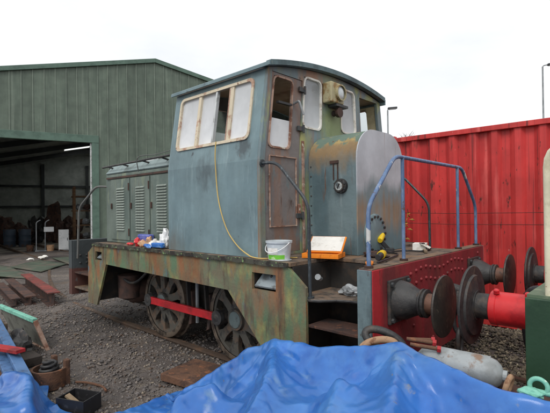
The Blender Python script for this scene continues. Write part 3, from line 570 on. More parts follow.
# ---- wheels
def wheel(x, yo, side):
    """yo: outer face, side +1 when the outer face looks to -y"""
    r_ = .478; d = side
    P_ = lambda a: (0, yo, 0)
    hub = MB().lathe([(-.03, .085), (-.03, .115), (.0, .125), (.10, .125)], (x, yo, r_), (0, d, 0), 20).build('wheel', 'wheel_iron', loco, smooth=40)
    MB().lathe([(.0, r_ - .065), (.0, r_ - .012), (.008, r_), (.10, r_ + .004), (.108, r_ + .028), (.13, r_ + .028), (.135, r_ - .06)], (x, yo, r_), (0, d, 0), 56, cap=False).add([], []).build('tyre', 'tyre_steel', hub, smooth=35)
    MB().lathe([(.012, r_ - .105), (.012, r_ - .064), (.12, r_ - .064), (.12, r_ - .105), (.012, r_ - .105)], (x, yo, r_), (0, d, 0), 48, cap=False).build('rim', 'wheel_iron', hub, smooth=35)
    MB().lathe([(-.032, .092), (-.038, .086), (-.038, .001)], (x, yo, r_), (0, d, 0), 20).build('hub_cap', 'wheel_hub', hub, smooth=35)
    for k in range(9):
        a = R(20 + k * 40); ca, sa = math.cos(a), math.sin(a); tx, tz = -sa, ca
        mbb = MB()
        for (rr, hw, y0, y1) in ((.10, .062, .0, .085), (.20, .048, .012, .075), (.30, .050, .016, .08), (r_ - .09, .085, .016, .1)):
            for (s1, yy) in ((-1, y0), (1, y0), (1, y1), (-1, y1)): mbb.v.append((x + ca * rr + tx * s1 * hw, yo + d * yy, r_ + sa * rr + tz * s1 * hw))
        for i in range(3):
            for j in range(4): mbb.f.append((i * 4 + j, i * 4 + (j + 1) % 4, i * 4 + 4 + (j + 1) % 4, i * 4 + 4 + j))
        mbb.f += [(3, 2, 1, 0), (12, 13, 14, 15)]
        mbb.build('spoke', 'wheel_iron', hub, smooth=60, bevel=.006)
    # crank pin boss towards the rear
    MB().lathe([(-.05, .06), (-.05, .075), (.03, .085)], (x - .225, yo, r_), (0, d, 0), 18).build('crank_boss', 'black_iron', hub, smooth=40)
    MB().lathe([(-.115, .001), (-.115, .03), (-.105, .045), (-.05, .045)], (x - .225, yo, r_), (0, d, 0), 16).build('crank_pin', 'black_iron', hub, smooth=40)
    return hub
WX = (-3.409, -1.945)
for x in WX: wheel(x, .455, 1); wheel(x, W - .455, -1)
for y0, y1 in ((.355, .395), (W - .395, W - .355)):
    px = [(-.225 + q) for q in WX]
    rod = MB().prism([(px[0] - .04, .425), (px[0] + .12, .435), (px[1] - .12, .435), (px[1] + .0, .44), (px[1], .515), (px[1] - .12, .525), (px[0] + .12, .525), (px[0] - .04, .535)], 'y', y0, y1).build('coupling_rod', 'rod_red', loco, bevel=.005)
    for q in px: MB().lathe([(0, .085), (.055, .085)], (q, y0 - .008, .478), 'y', 20).build('rod_end', 'black_iron', rod, smooth=40, bevel=.004)
for x in WX: MB().lathe([(0, .075), (1.6, .075)], (x, .45, .478), 'y', 14).build('axle', 'frame_dark', loco)
# brake gear, reservoir, pipes under the rear
MB().lathe([(0, .10), (.03, .16), (.06, .175), (.5, .175), (.54, .15), (.56, .10)], (-4.30, .42, .5), (.25, 1, 0), 24).build('air_reservoir', 'tank_rust', loco, smooth=40)
MB().lathe([(0, .1), (.02, .15), (.34, .16), (.36, .1)], (-4.22, .40, .42), 'z', 20).build('brake_cylinder', 'tank_rust', loco, smooth=40)
for i, x in enumerate((-2.86, -2.50, -1.40)):
    MB().prism([(x, .25), (x + .06, .28), (x + .10, .48), (x + .08, .68), (x + .03, .70), (x + .05, .48)], 'y', .46, .56).build('brake_block', 'tank_rust', loco, bevel=.006)
    MB().bar((x + .06, .44, .5), (x + .02, .44, .95), .03, .05, (0, 1, 0)).build('brake_hanger', 'frame_dark', loco)
MB().tube(spline([(-4.35, .3, .75), (-4.15, .28, .72), (-4.0, .3, .68), (-3.85, .34, .72), (-3.7, .45, .9)], 5), .02, 8).build('air_pipe', 'black_iron', loco, smooth=50)
MB().tube([(-2.72, .5, .3), (-2.72, .5, .9)], .022, 8).build('brake_rod', 'galvanised', loco)
MB().tube([(-5.2, .62, .3), (-.2, .62, .3)], .02, 8).build('brake_pull_rod', 'frame_dark', loco)

# ---- cab
XF, XR, ZE = -1.173, -2.667, 3.02
def sh(z): return 1 - max(0, z - 2.15) * .128
def nearY(z): return YC - 1.18 * sh(z)
def arch(y): return ZE + .02 * (y - .2) / 2 + .125 * (1 - min(1, abs((y - YC) / 1.07)) ** 2.0)
ZT = 9.0
def Mend(x_out, x_in):
    def M(u, v, w_):
        if v >= ZT - .01:
            y = YC + (u - YC) * sh(ZE); z = arch(y)
        else:
            y = YC + (u - YC) * sh(min(v, ZE)); z = min(v, arch(y) - .0015)
        return (x_out if w_ == 0 else x_in, y, z) if w_ in (0, 1) else (x_out + (x_in - x_out) * w_, y, z)
    return M
us = [.07 + 2.36 * i / 16 for i in range(17)]; vs = [HF + .003, 2.15, ZE - .08, ZT]
NB = (.135, .64, HF + .03, 3.0); W1 = (.665, .992, 2.525, 3.05); W2 = (1.40, 1.725, 2.56, 3.06); FD = (1.86, 2.33, HF + .03, 3.03)
vs_e = [HF + .003, 2.15, ZE, ZT]
# the windows of the end reach up under the arch, so their tops are bounded by the top row
holes = [NB, W1, W2, FD]
Me = Mend(XF, XF - .035)
cab = wall(Me, us, vs_e, holes).build('cab_end_wall', 'cab_end', loco)
Mr = Mend(XR, XR + .035); RH = [(.3, 1.1, 2.48, 2.97), (1.4, 2.2, 2.48, 2.97)]
wall(Mr, us, vs_e, RH).build('cab_end_wall', 'cab_blue', loco)
Mri = Mend(XR + .042, XR + .05); wall(Mri, [u * .97 + YC * .03 for u in us], [HF + .01, 2.15, 2.94], RH).build('cab_lining', 'cab_inside_cream', loco)
SWN = (-2.53, -1.355, 2.372, 2.945); SWF = (-2.53, -1.355, 2.372, 2.99); SW0 = SWN
def Mside(near, t0, t1):
    def M(u, v, w_):
        y = nearY(v) + t0 + (t1 - t0) * w_; return (u, y if near else W - y, v)
    return M
for near in (True, False):
    wall(Mside(near, 0, .035), [XR + .0362, XF - .0362], [HF + .003, 2.15, ZE + .012], [SW0 if near else SWF]).build('cab_side_wall', 'cab_blue', loco)
    wall(Mside(near, .042, .05), [XR + .06, XF - .06], [HF + .01, 2.15, ZE - .01], [SW0 if near else SWF]).build('cab_lining', 'cab_inside' if near else 'cab_inside_cream', loco)
    Ms = Mside(near, 0, .04); SWN = SW0 if near else SWF
    fr = ring(Ms, SWN[0] + .012, SWN[1] - .012, SWN[2] + .012, SWN[3] - .012, .05, .03, -.35, .6).build('side_window', 'trim_cream', loco, smooth=40)
    for (x, wd, m_) in ((-2.185, .022, 'trim_cream'), (-1.905, .012, 'rubber_grey'), (-1.655, .024, 'trim_cream'), (-1.69, .008, 'trim_rust')):
        y0 = lambda v, t_: (nearY(v) + t_) if near else W - nearY(v) - t_
        v0, v1 = SWN[2] + .01, SWN[3] - .01
        MB().add([(x + a * wd, y0(v, t_), v) for v in (v0, v1) for t_ in (-.006, .03) for a in (-1, 1)], [(0, 1, 3, 2), (4, 6, 7, 5), (0, 4, 5, 1), (2, 3, 7, 6), (0, 2, 6, 4), (1, 5, 7, 3)]).build('mullion', m_, fr)
    for (a, b, m_, t_) in ((-2.52, -2.19, 'pane_dirty_sky', .012), (-2.18, -1.905, 'pane_dirty_sky', .02), (-1.645, -1.36, 'pane_dirty_sky', .012)):
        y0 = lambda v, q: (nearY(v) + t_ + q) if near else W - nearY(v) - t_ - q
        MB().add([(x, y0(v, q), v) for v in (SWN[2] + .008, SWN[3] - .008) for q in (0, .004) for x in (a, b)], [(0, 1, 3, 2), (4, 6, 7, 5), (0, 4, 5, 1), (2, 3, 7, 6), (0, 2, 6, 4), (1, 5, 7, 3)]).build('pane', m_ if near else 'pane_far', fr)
# end windows
def Mf(u, v, w_): y = YC + (u - YC) * sh(v); return (XF + w_, y, v)
def pane(M, u0, u1, v0, v1, w0, m_, par):
    return MB().add([M(u, v, w_) for w_ in (w0, w0 + .004) for v in (v0, v1) for u in (u0, u1)], [(0, 1, 3, 2), (4, 6, 7, 5), (0, 4, 5, 1), (2, 3, 7, 6), (0, 2, 6, 4), (1, 5, 7, 3)]).build('pane', m_, par)
for H_ in (W1, W2):
    f_ = ring(Mf, H_[0] + .01, H_[1] - .01, H_[2] + .01, H_[3] - .01, .06, .018, -.02, .010).build('end_window', 'trim_white', loco, smooth=40)
    pane(Mf, H_[0] + .004, H_[1] - .004, H_[2] + .004, H_[3] - .004, -.016, 'pane_clear', f_)
for H_ in RH:
    M2 = lambda u, v, w_: (XR - w_, YC + (u - YC) * sh(v), v)
    f_ = ring(M2, H_[0] + .01, H_[1] - .01, H_[2] + .01, H_[3] - .01, .06, .018, -.02, .010).build('end_window', 'trim_white', loco, smooth=40)
    pane(M2, H_[0] + .004, H_[1] - .004, H_[2] + .004, H_[3] - .004, -.016, 'pane_far', f_)
# near door
DW = (.172, .478, 2.28, 2.965)
Md = lambda u, v, w_: (XF - .008 - .025 * w_, YC + (u - YC) * sh(v), v)
dr = wall(Md, [NB[0] + .004, NB[1] - .004], [NB[2] + .003, 2.15, NB[3] - .003], [DW]).build('cab_door', 'door_paint', loco)
ring(Mf, DW[0] + .008, DW[1] - .008, DW[2] + .008, DW[3] - .008, .05, .018, -.02, .002).build('door_window_frame', 'trim_rust', dr, smooth=40)
wall(lambda u, v, w_: (XF - .004 + .012 * (1 - w_), YC + (u - YC) * sh(v), v), [.19, .585], [1.52, 2.15, 2.2], [(.2, .575, 1.53, 2.19)]).build('door_moulding', 'trim_rust', dr)
for z in (1.62, 2.50, 2.90):
    MB().box(XF + .001, XF + .022, YC + (.57 - YC) * sh(z), YC + (.652 - YC) * sh(z), z - .025, z + .025).build('door_hinge', 'bolt', dr, bevel=.004)
    MB().lathe([(-.04, .012), (.04, .012)], (XF + .022, YC + (.66 - YC) * sh(z), z), 'z', 8).build('hinge_pin', 'bolt', dr)
MB().tube(smooth_path([(XF, .56, 2.74), (XF + .06, .57, 2.76), (XF + .09, .60, 2.62)], .02), .013, 8).build('door_latch', 'galvanised', dr)
MB().box(XF + .002, XF + .035, .30, .50, 2.70, 2.72).build('wiper_arm', 'black_plastic', dr)
pane(Mf, DW[0], DW[1], DW[2], 2.56, -.022, 'pane_dirty_sky', dr)
# far door folded open inside
MB().box(XF - .62, XF - .07, 2.26, 2.29, HF + .02, 2.1).build('cab_door', 'cab_inside_cream', loco)
# roof
N_ = 24; ys = [.16 + 2.14 * i / N_ for i in range(N_ + 1)]
def roofz(y): return ZE + .012 + .03 * (y - .16) / 2 + .125 * (1 - min(1, abs((y - YC) / 1.09)) ** 2.0)
pr_ = [(y, roofz(y) + .026) for y in ys] + [(y, roofz(y)) for y in reversed(ys)]
rf = MB().prism(pr_, 'x', XR - .03, XF + .01).build('cab_roof', 'roof_paint', loco, smooth=30)
pr_ = [(y, roofz(y) + .034) for y in ys] + [(y, roofz(y) - .016) for y in reversed(ys)]
MB().prism(pr_, 'x', XF + .012, XF + .075).build('roof_visor', 'roof_paint', rf, smooth=30)
for (y0, y1) in ((.142, .158), (2.302, 2.318)):
    MB().add([(x, y, z) for x in (XR - .03, XF + .07) for (y, z) in ((y0, ZE - .004), (y1, ZE - .004), (y1, ZE + .036 + (.03 if y0 > 1 else 0)), (y0, ZE + .026 + (.03 if y0 > 1 else 0)))], [(0, 1, 2, 3), (7, 6, 5, 4), (0, 4, 5, 1), (1, 5, 6, 2), (2, 6, 7, 3), (3, 7, 4, 0)]).build('roof_gutter', 'cab_blue', rf)
pr_ = [(y, roofz(y) - .012) for y in ys] + [(y, roofz(y) - .018) for y in reversed(ys)]
MB().prism([p for p in pr_], 'x', XR + .05, XF - .05).build('ceiling_lining', 'cab_inside', loco, smooth=30)
MB().box(XR + .04, XF - .04, .12, W - .12, HF + .004, HF + .03).build('cab_floor', 'deck', loco)
# control desk and seat that show through the windows
MB().prism([(XR + .1, HF + .03), (XR + .55, HF + .03), (XR + .45, 2.0), (XR + .3, 2.2), (XR + .1, 2.2)], 'y', .5, 2.0).build('control_desk', 'cab_inside_cream', loco, bevel=.01)
MB().box(-1.75, -1.45, .28, .62, 2.30, 2.40).build('seat_back', 'valance_flap', loco, bevel=.04)
# headlamp, horn
hl = MB().box(XF + .002, XF + .12, 1.04, 1.28, 2.83, 3.05).build('headlamp', 'lamp_case', loco, bevel=.012)
MB().lathe([(0, .088), (.03, .088), (.03, .074)], (XF + .12, 1.20, 2.945), 'x', 24, cap=False).build('lamp_rim', 'lamp_case', hl, smooth=40)
MB().lathe([(0, .082), (.006, .075), (.02, .04), (.024, .002)], (XF + .122, 1.20, 2.945), 'x', 24).build('lamp_lens', 'lens', hl, smooth=60)
MB().box(XF + .002, XF + .12, 1.14, 1.36, 2.80, 2.826).build('lamp_bracket', 'bolt', hl)
MB().lathe([(0, .035), (.03, .03), (.05, .05), (.09, .055)], (XF + .02, 1.22, 2.74), 'x', 14).build('horn', 'tank_rust', loco, smooth=40)
# bolts, stains plates on the end wall
MB().box(XF + .001, XF + .02, .60, .63, 1.62, 1.74).build('door_catch', 'trim_rust', loco)
MB().box(XF + .001, XF + .016, .672, .70, HF + .01, 2.38).build('corner_strip', 'trim_rust', loco)

# ---- front hood (a narrow tank in front of the cab)
XH, HY0, HY1 = -.59, .787, W - .787
def hprof(in_=0):
    y0, y1 = HY0 + in_, HY1 - in_; zt = 2.462 - in_
    l = [(y0, HF + .004), (y0, 2.17)]
    for k in range(1, 9): a = R(90 * k / 8); l.append((y0 + .32 * (1 - math.cos(a)), 2.17 + (zt - 2.17) * math.sin(a)))
    r_ = [(W - y, z) for y, z in reversed(l)]
    return l + r_
MB().prism(hprof(), 'x', XF + .002, XH - .012).build('front_hood', 'hood_paint', loco, smooth=30)
fe = MB().prism(hprof(-.006), 'x', XH - .012, XH).build('hood_end_plate', 'hood_end_paint', loco)
mh = MB().lathe([(0, .20), (.012, .20), (.016, .192), (.016, .001)], (XH, 1.09, 1.43), 'x', 36).build('manhole_cover', 'hood_end_paint', loco, smooth=30)
mh.data.materials[0] = MATS['cab_blue']
for k in range(18):
    a = R(20 * k); b_ = MB().lathe([(.016, .014), (.030, .014)], (XH, 1.09 + .172 * math.cos(a), 1.43 + .172 * math.sin(a)), 'x', 6).build('bolt', 'black_iron', mh)
dl = MB().lathe([(0, .074), (.03, .07), (.035, .055), (.05, .055), (.05, .042)], (-.772, HY0, 1.905), (0, -1, 0), 28).build('dial_gauge', 'black_iron', loco, smooth=35)
MB().lathe([(.051, .041), (.053, .001)], (-.772, HY0, 1.905), (0, -1, 0), 24).build('dial_face', 'dial_face', dl)
MB().obox((-.772, HY0 - .056, 1.905), (.012, .003, .05), Matrix.Rotation(R(30), 3, 'Y')).build('dial_needle', 'black_plastic', dl)
mbb = MB()
for k in range(8):
    a = R(45 * k + 20); mbb.lathe([(.03, .008), (.042, .008)], (-.772 + .062 * math.cos(a), HY0, 1.905 + .062 * math.sin(a)), (0, -1, 0), 6)
mbb.build('dial_bolts', 'bolt', dl)
MB().box(-.90, -.80, HY0 - .012, HY0 - .001, 2.13, 2.16).build('hood_bracket', 'tank_rust', loco)
for x in (-.86, -.81): MB().box(x - .006, x + .006, HY0 - .008, HY0 - .001, 1.97, 2.14).build('hood_strap', 'tank_rust', loco)
mbb = MB()
for k in range(9): mbb.lathe([(0, .009), (.008, .006)], (XF + .03, HY0, 1.32 + .1 * k), (0, -1, 0), 6)
o = mbb.build('hood_rivets', 'bolt', loco); o['kind'] = 'stuff'
MB().box(-1.0, -.9, 1.5, 1.7, 2.44, 2.47).build('filler_cap', 'black_iron', loco, bevel=.01)

# ---- rear hood (engine cover) with louvred doors
RX0, RX1, RY = -4.5, XR - .002, .20
l = [(RY, HF + .004), (RY, 2.20), (RY + .02, 2.25), (RY + .10, 2.335), (RY + .3, 2.375), (YC, 2.41)]
pr_ = l + [(W - y, z) for y, z in reversed(l[:-1])]
MB().prism(pr_, 'x', RX0, RX1).build('rear_hood', 'rear_hood', loco, bevel=.01)
MB().add([(x, y, z) for x in (RX0 + .02, RX1 - .002) for (y, z) in ((RY + .0, 2.222), (RY - .012, 2.236), (RY + .088, 2.350), (RY + .3, 2.392), (RY + .3, 2.38), (RY + .1, 2.337))],
         [(0, 1, 7, 6), (1, 2, 8, 7), (2, 3, 9, 8), (3, 4, 10, 9), (0, 6, 11, 5), (5, 11, 10, 4), (0, 5, 4, 3, 2, 1), (6, 7, 8, 9, 10, 11)]).build('hood_top_sheet', 'rear_hood_top', loco)
doors = [(-4.32, -3.79), (-3.765, -3.275), (-3.25, -2.76)]
lz = [1.42 + .0355 * k for k in range(17)]
for di, (a, b) in enumerate(doors):
    d_ = MB().box(a, b, RY - .016, RY - .001, HF + .05, 2.135).build('hood_door', 'rear_hood', loco, bevel=.004)
    cx_ = (a + b) / 2 + .02; first = None
    for z in lz:
        if first is None:
            first = MB().add([(cx_ - .11, RY - .017, z), (cx_ + .11, RY - .017, z), (cx_ + .105, RY - .034, z + .002), (cx_ - .105, RY - .034, z + .002), (cx_ - .11, RY - .017, z + .024), (cx_ + .11, RY - .017, z + .024), (cx_ + .105, RY - .032, z + .008), (cx_ - .105, RY - .032, z + .008)],
                             [(0, 1, 2, 3), (4, 7, 6, 5), (3, 2, 6, 7), (0, 3, 7, 4), (1, 5, 6, 2), (0, 4, 5, 1)]).build('louvre', 'louvre_highlight', d_); z00 = z
        else: dup(first, d_, (0, 0, z - z00))
    for z in (1.40, 2.02): MB().lathe([(-.05, .011), (.05, .011)], (b - .012, RY - .02, z), 'z', 8).build('door_hinge', 'tank_rust', d_)
    MB().box(a + .02, a + .045, RY - .035, RY - .017, 1.72, 1.80).build('door_handle', 'tank_rust', d_, bevel=.004)
MB().box(RX0 + .05, RX1 - .02, RY - .020, RY - .001, 2.15, 2.175).build('hood_strip', 'tank_rust', loco)
MB().tube([(RX0 - .04, RY - .03, 2.33), (RX1 - .02, RY - .03, 2.35)], .014, 8).build('hood_rail', 'black_iron', loco, smooth=50)
for x in (-4.4, -3.95, -3.4, -2.95): MB().bar((x, RY - .03, 2.335), (x, RY + .06, 2.315), .02, .02).build('rail_bracket', 'black_iron', loco)
# ---- handrails
def rail(pts, r_, m_, rad=.07, name='handrail', par=loco): return MB().tube(smooth_path(pts, rad), r_, 10).build(name, m_, par, smooth=50)
for Y in ((lambda y: y), mirror):
    rail([(XF, Y(.095), 2.112), (-.95, Y(.06), 2.10), (-.604, Y(.055), 1.736), (-.597, Y(.055), .955)], .0145, 'rail_black', .1)
    rail([(-4.50, Y(.22), 2.05), (-4.66, Y(.12), 2.06), (-5.13, Y(.06), 1.75), (-5.2, Y(.06), .96)], .016, 'rail_grey', .12)
    MB().lathe([(0, .035), (.012, .035)], (XF + .001, Y(.095), 2.112), 'x', 12).build('handrail_flange', 'rail_black', loco)
    MB().lathe([(0, .034), (.012, .034)], (-.597, Y(.055), .963), 'z', 12).build('handrail_flange', 'rail_black', loco)
fr_ = rail([(-.06, .066, HF), (-.06, .066, 1.70), (-.06, .49, 2.105), (-.06, W - .49, 2.105), (-.06, W - .066, 1.70), (-.06, W - .066, HF)], .0165, 'rail_blue', .09)
for y in (.625, W - .625): MB().tube([(-.06, y, HF), (-.06, y, 2.10)], .0155, 10).build('rail_post', 'rail_blue', fr_, smooth=50)
for y in (.066, .625, W - .625, W - .066): MB().lathe([(0, .034), (.018, .034), (.018, .02)], (-.06, y, HF + .010), 'z', 12).build('post_foot', 'rust_dark', fr_)

# ================================================================== RED CONTAINER
CY, CX0, CX1, CT, CB = 3.42, -1.66, 4.43, 2.80, .10
ct = empty('shipping_container', ((CX0 + CX1) / 2, CY + 1.22, CB), 'faded red corrugated shipping container behind the locomotive', 'container')
def corr(x0, x1, z0, z1, y, sg=1):
    pts = []; x = x0; k = 0
    while x < x1 - .01:
        pts += [(x, 0), (x + .07, 0), (x + .115, .05), (x + .208, .05)]; x += .278
    pts = [(min(a, x1), b) for a, b in pts if a < x1] + [(x1, 0)]
    mb_ = MB()
    for a, b in pts: mb_.v += [(a, y + sg * b, z0), (a, y + sg * b, z1)]
    mb_.f = [(2 * i, 2 * i + 2, 2 * i + 3, 2 * i + 1) for i in range(len(pts) - 1)]; return mb_
corr(CX0 + .11, CX1 - .11, CB + .16, CT - .10, CY + .02).build('side_panel', 'container_red', ct)
corr(CX0 + .11, CX1 - .11, CB + .16, CT - .10, CY + 2.42, -1).build('side_panel', 'container_red', ct)
for y in (CY, CY + 2.37):
    MB().box(CX0 + .12, CX1 - .12, y - .004, y + .064, CT - .1, CT - .03).build('top_rail', 'container_red', ct, bevel=.006)
    MB().box(CX0 + .12, CX1 - .12, y, y + .08, CB, CB + .16).build('bottom_rail', 'container_red', ct, bevel=.006)
    for x in (CX0, CX1 - .12): MB().box(x, x + .12, y - .006, y + .08, CB, CT).build('corner_post', 'container_red', ct, bevel=.008)
MB().box(CX0 + .06, CX0 + .09, CY + .08, CY + 2.37, CB, CT - .05).build('end_panel', 'container_red', ct)
MB().box(CX1 - .09, CX1 - .06, CY + .08, CY + 2.37, CB, CT - .05).build('end_panel', 'container_red', ct)
MB().box(CX0 + .12, CX1 - .12, CY + .03, CY + 2.40, CT - .06, CT - .028).build('roof_panel', 'container_red', ct)
# two strands of wire along the container
wf = empty('wire_fence', (-.6, 3.28, GZ), 'thin wire strands stretched along the front of the red container', 'fence')
for z in (1.61, 1.46): MB().tube([(-1.5, 3.30, z), (-.6, 3.29, z - .012), (.6, 3.30, z), (2.4, 3.30, z)], .0035, 5).build('wire', 'rust_dark', wf)
for x in (-1.5, 2.4): MB().box(x - .02, x + .02, 3.30, 3.34, GZ - .05, 1.7).build('stake', 'rust_dark', wf)

# ================================================================== GREEN WAGON ON THE RIGHT
VX = .958
wg = empty('green_wagon', (VX + 2, YC, 0), 'dark green rail vehicle with red buffer housings and cream handrail at the right edge', 'wagon')
bm_ = MB().box(VX, VX + .16, .02, W - .02, .42, 1.176).build('buffer_beam', 'buffer_red', wg, bevel=.006)
MB().box(VX - .004, VX + 3.4, -.012, .018, .42, 1.185).build('side_plate', 'wagon_green', wg, bevel=.005)
MB().box(VX - .004, VX + 3.4, W - .018, W + .012, .42, 1.185).build('side_plate', 'wagon_green', wg, bevel=.005)
MB().box(VX + .0, VX + 3.4, .02, W - .02, 1.178, 1.20).build('deck', 'wagon_green_top', wg)
MB().box(VX + .9, VX + 3.3, .3, W - .3, 1.202, 2.5).build('body', 'wagon_green', wg, bevel=.04)
for yc in (.382, W - .382):
    h_ = MB().lathe([(-.28, .105), (-.275, .112), (-.24, .112), (-.235, .108), (-.02, .108), (-.02, .15), (0, .15)], (VX - .002, yc, 1.02), 'x', 32).build('buffer_housing', 'buffer_red', wg, smooth=35)
    MB().lathe([(-.37, .085), (-.281, .085)], (VX - .002, yc, 1.02), 'x', 28).build('shank', 'black_iron', h_, smooth=40)
    MB().lathe([(-.43, .002), (-.428, .12), (-.42, .22), (-.412, .262), (-.404, .266), (-.396, .262), (-.394, .205), (-.38, .198), (-.376, .12), (-.37, .10), (-.365, .10)], (VX - .002, yc, 1.02), 'x', 56).build('buffer_head', 'black_iron', h_, smooth=35)
    for q in (-.24, -.06): MB().lathe([(.108, .02), (.13, .02), (.136, .012)], (VX + q, yc - .02, 1.02), (0, -.25, 1), 6).build('oil_plug', 'buffer_red', h_)
rail([(1.06, .05, 1.2), (1.06, .05, 2.02), (1.5, .05, 2.05), (1.55, .05, 1.2)], .021, 'cream_rail', .12, 'handrail', wg)
rail([(1.06, W - .05, 1.2), (1.06, W - .05, 2.02), (1.5, W - .05, 2.05), (1.55, W - .05, 1.2)], .021, 'cream_rail', .12, 'handrail', wg)
for x in (1.9, 3.6):
    for yo, d in ((.455, 1), (W - .455, -1)):
        MB().lathe([(0, .1), (0, .43), (.008, .45), (.1, .454), (.108, .475), (.13, .475), (.135, .1)], (x, yo, .453), (0, d, 0), 40).build('wheel', 'wheel_iron', wg, smooth=35)
MB().tube(spline([(VX, .9, 1.0), (VX - .12, .9, 1.08), (VX - .2, .92, .98), (VX - .2, .95, .7), (VX - .15, .97, .5)], 6), .03, 10).build('brake_hose', 'black_plastic', wg, smooth=50)

# ================================================================== THINGS ON THE ENGINE
def thing(mb_, name, m_, label, cat, group=None, **k): return based(tag(mb_.build(name, m_, None, **k), label, cat, group))
DZ = HF + .003
# white bucket
bk = empty('plastic_bucket', (-.975, .10, DZ), 'translucent white plastic bucket with green label on the deck edge', 'bucket')
MB().lathe([(0, .090), (.004, .096), (.145, .110), (.15, .118), (.168, .119), (.168, .108), (.145, .106), (.012, .088), (.011, .001)], (-.975, .10, DZ), 'z', 32, cap=False).add([], []).build('tub', 'bucket_plastic', bk, smooth=40)
MB().lathe([(0, .088), (.002, .088)], (-.945, .10, DZ + .001), 'z', 24).build('base', 'bucket_plastic', bk)
mbb = MB(); n0 = 12
for z, r_ in ((.012, .0985), (.05, .1023)):
    for i in range(n0 + 1):
        a = R(-115 + 95 * i / n0); mbb.v.append((-.975 + r_ * math.cos(a), .10 + r_ * math.sin(a), DZ + z))
mbb.f = [(i, i + 1, i + n0 + 2, i + n0 + 1) for i in range(n0)]; mbb.build('label', 'label_green', bk, smooth=40)
mbb = MB()
for z, r_ in ((.052, .1030), (.11, .1085)):
    for i in range(n0 + 1):
        a = R(-115 + 60 * i / n0); mbb.v.append((-.975 + r_ * math.cos(a), .10 + r_ * math.sin(a), DZ + z))
mbb.f = [(i, i + 1, i + n0 + 2, i + n0 + 1) for i in range(n0)]; mbb.build('label', 'paper', bk, smooth=40)
MB().tube([(-.975 + .121 * math.cos(R(a)), .10 + .121 * math.sin(R(a)) * 1.0, DZ + .155 - .085 * math.sin(R(-a))) for a in range(-165, 1, 11)], .004, 6).build('handle', 'white_plastic', bk)
# orange case with white sheet
cs = empty('tool_case', (-.74, .52, DZ), 'open orange plastic tool case with white paper lying on the front deck', 'case')
rt = Matrix.Rotation(R(18), 3, 'Z')
def cw(p): return Vector((-.76, .47, DZ)) + rt @ Vector(p)
def cbox(a0, a1, b0, b1, c0, c1): mm = MB().box(a0, a1, b0, b1, c0, c1); mm.v = [tuple(cw(p)) for p in mm.v]; return mm
cbox(-.17, .17, -.12, .11, .004, .012).build('tray_base', 'orange_plastic', cs)
for q in ((-.17, .17, -.12, -.105, .012, .045), (-.17, .17, .095, .11, .012, .045), (-.17, -.155, -.104, .094, .012, .045), (.155, .17, -.104, .094, .012, .045)): cbox(*q).build('tray_side', 'orange_plastic', cs, bevel=.003)
def lid(t0, t1, g):  # lid leaning back
    mm = MB().box(-.17 + g, .17 - g, 0 + g, .215 - g, t0, t1); Rx = Matrix.Rotation(R(38), 3, 'X')
    mm.v = [tuple(cw(Rx @ Vector(p) + Vector((0, .0, .05)))) for p in mm.v]; return mm
lid(-.02, 0, 0).build('lid', 'orange_plastic', cs, bevel=.005); lid(.001, .006, .012).build('paper_sheet', 'paper', cs)
for i in range(7):
    a = random.uniform(-.13, .11); b = random.uniform(-.09, -.01)
    MB().bar(cw((a, b, .026)), cw((a + random.uniform(.03, .07), b + random.uniform(-.03, .03), .03)), .012, .012).build('tool_bit', random.choice(['galvanised', 'paper', 'rust', 'yellow_cord']), cs)
# litter in front of the louvred hood
LT = 'rubbish on the engine deck'
thing(lump((-2.80, .105, DZ + .10), (.07, .05, .115), 1, 3, .6, .85), 'plastic_bag', 'white_plastic', 'crumpled white plastic bag standing tallest in the deck rubbish', 'bag', LT)
thing(lump((-2.99, .09, DZ + .045), (.10, .05, .055), 2, 3, .7, .8), 'crumpled_paper', 'paper', 'low crumpled white paper beside the plastic bag on the deck', 'paper', LT)
thing(MB().obox((-2.84, .035, DZ + .04), (.22, .05, .055), Matrix.Rotation(.06, 3, 'Z') @ Matrix.Rotation(.12, 3, 'X')), 'blue_carton', 'pack_blue', 'bright blue carton at the foot of the white plastic bag', 'carton', LT, bevel=.012)
thing(MB().obox((-3.27, .13, DZ + .075), (.26, .06, .15), Matrix.Rotation(.15, 3, 'Z') @ Matrix.Rotation(.1, 3, 'X')), 'purple_packet', 'pack_purple', 'lilac packet lying in the deck rubbish', 'packet', LT, bevel=.015)
thing(lump((-3.36, .06, DZ + .05), (.06, .04, .06), 4, 2, .5, .85), 'red_packet', 'pack_red', 'crushed red packet at the left of the deck rubbish', 'packet', LT)
thing(lump((-3.22, .05, DZ + .04), (.07, .04, .05), 5, 2, .4, .85), 'food_wrapper', 'pack_tan', 'tan food wrapper between the red packet and the paper', 'wrapper', LT)
thing(lump((-3.10, .07, DZ + .06), (.05, .04, .07), 7, 2, .6, .85), 'paper_cup', 'pack_tan', 'tan crushed paper cup next to the lilac packet', 'cup', LT)
thing(lump((-3.05, .03, DZ + .02), (.09, .03, .028), 12, 2, .6, .8), 'blue_wrapper', 'pack_blue', 'light blue wrapper lying in front of the crumpled paper', 'wrapper', LT)
thing(lump((-3.60, .09, DZ + .015), (.08, .035, .02), 6, 2, .4, .8), 'flat_wrapper', 'pack_red', 'small flattened red wrapper lying leftmost near the louvred doors', 'wrapper', LT)
# yellow cord from the cab window
pts = spline([(-1.77, .05, 2.375), (-1.775, .045, 2.30), (-1.775, .044, 2.14), (-1.735, .044, 1.79), (-1.62, .044, 1.51), (-1.45, .03, 1.35), (-1.30, .03, 1.27), (-1.22, .03, DZ + .008), (-1.10, .02, DZ + .008), (-1.02, .16, DZ + .008), (-.9, .26, DZ + .008)], 8)
based(tag(MB().tube(pts, .006, 7).build('extension_cord', 'yellow_cord', None, smooth=60), 'yellow cord hanging from the cab side window to the deck', 'cord'))
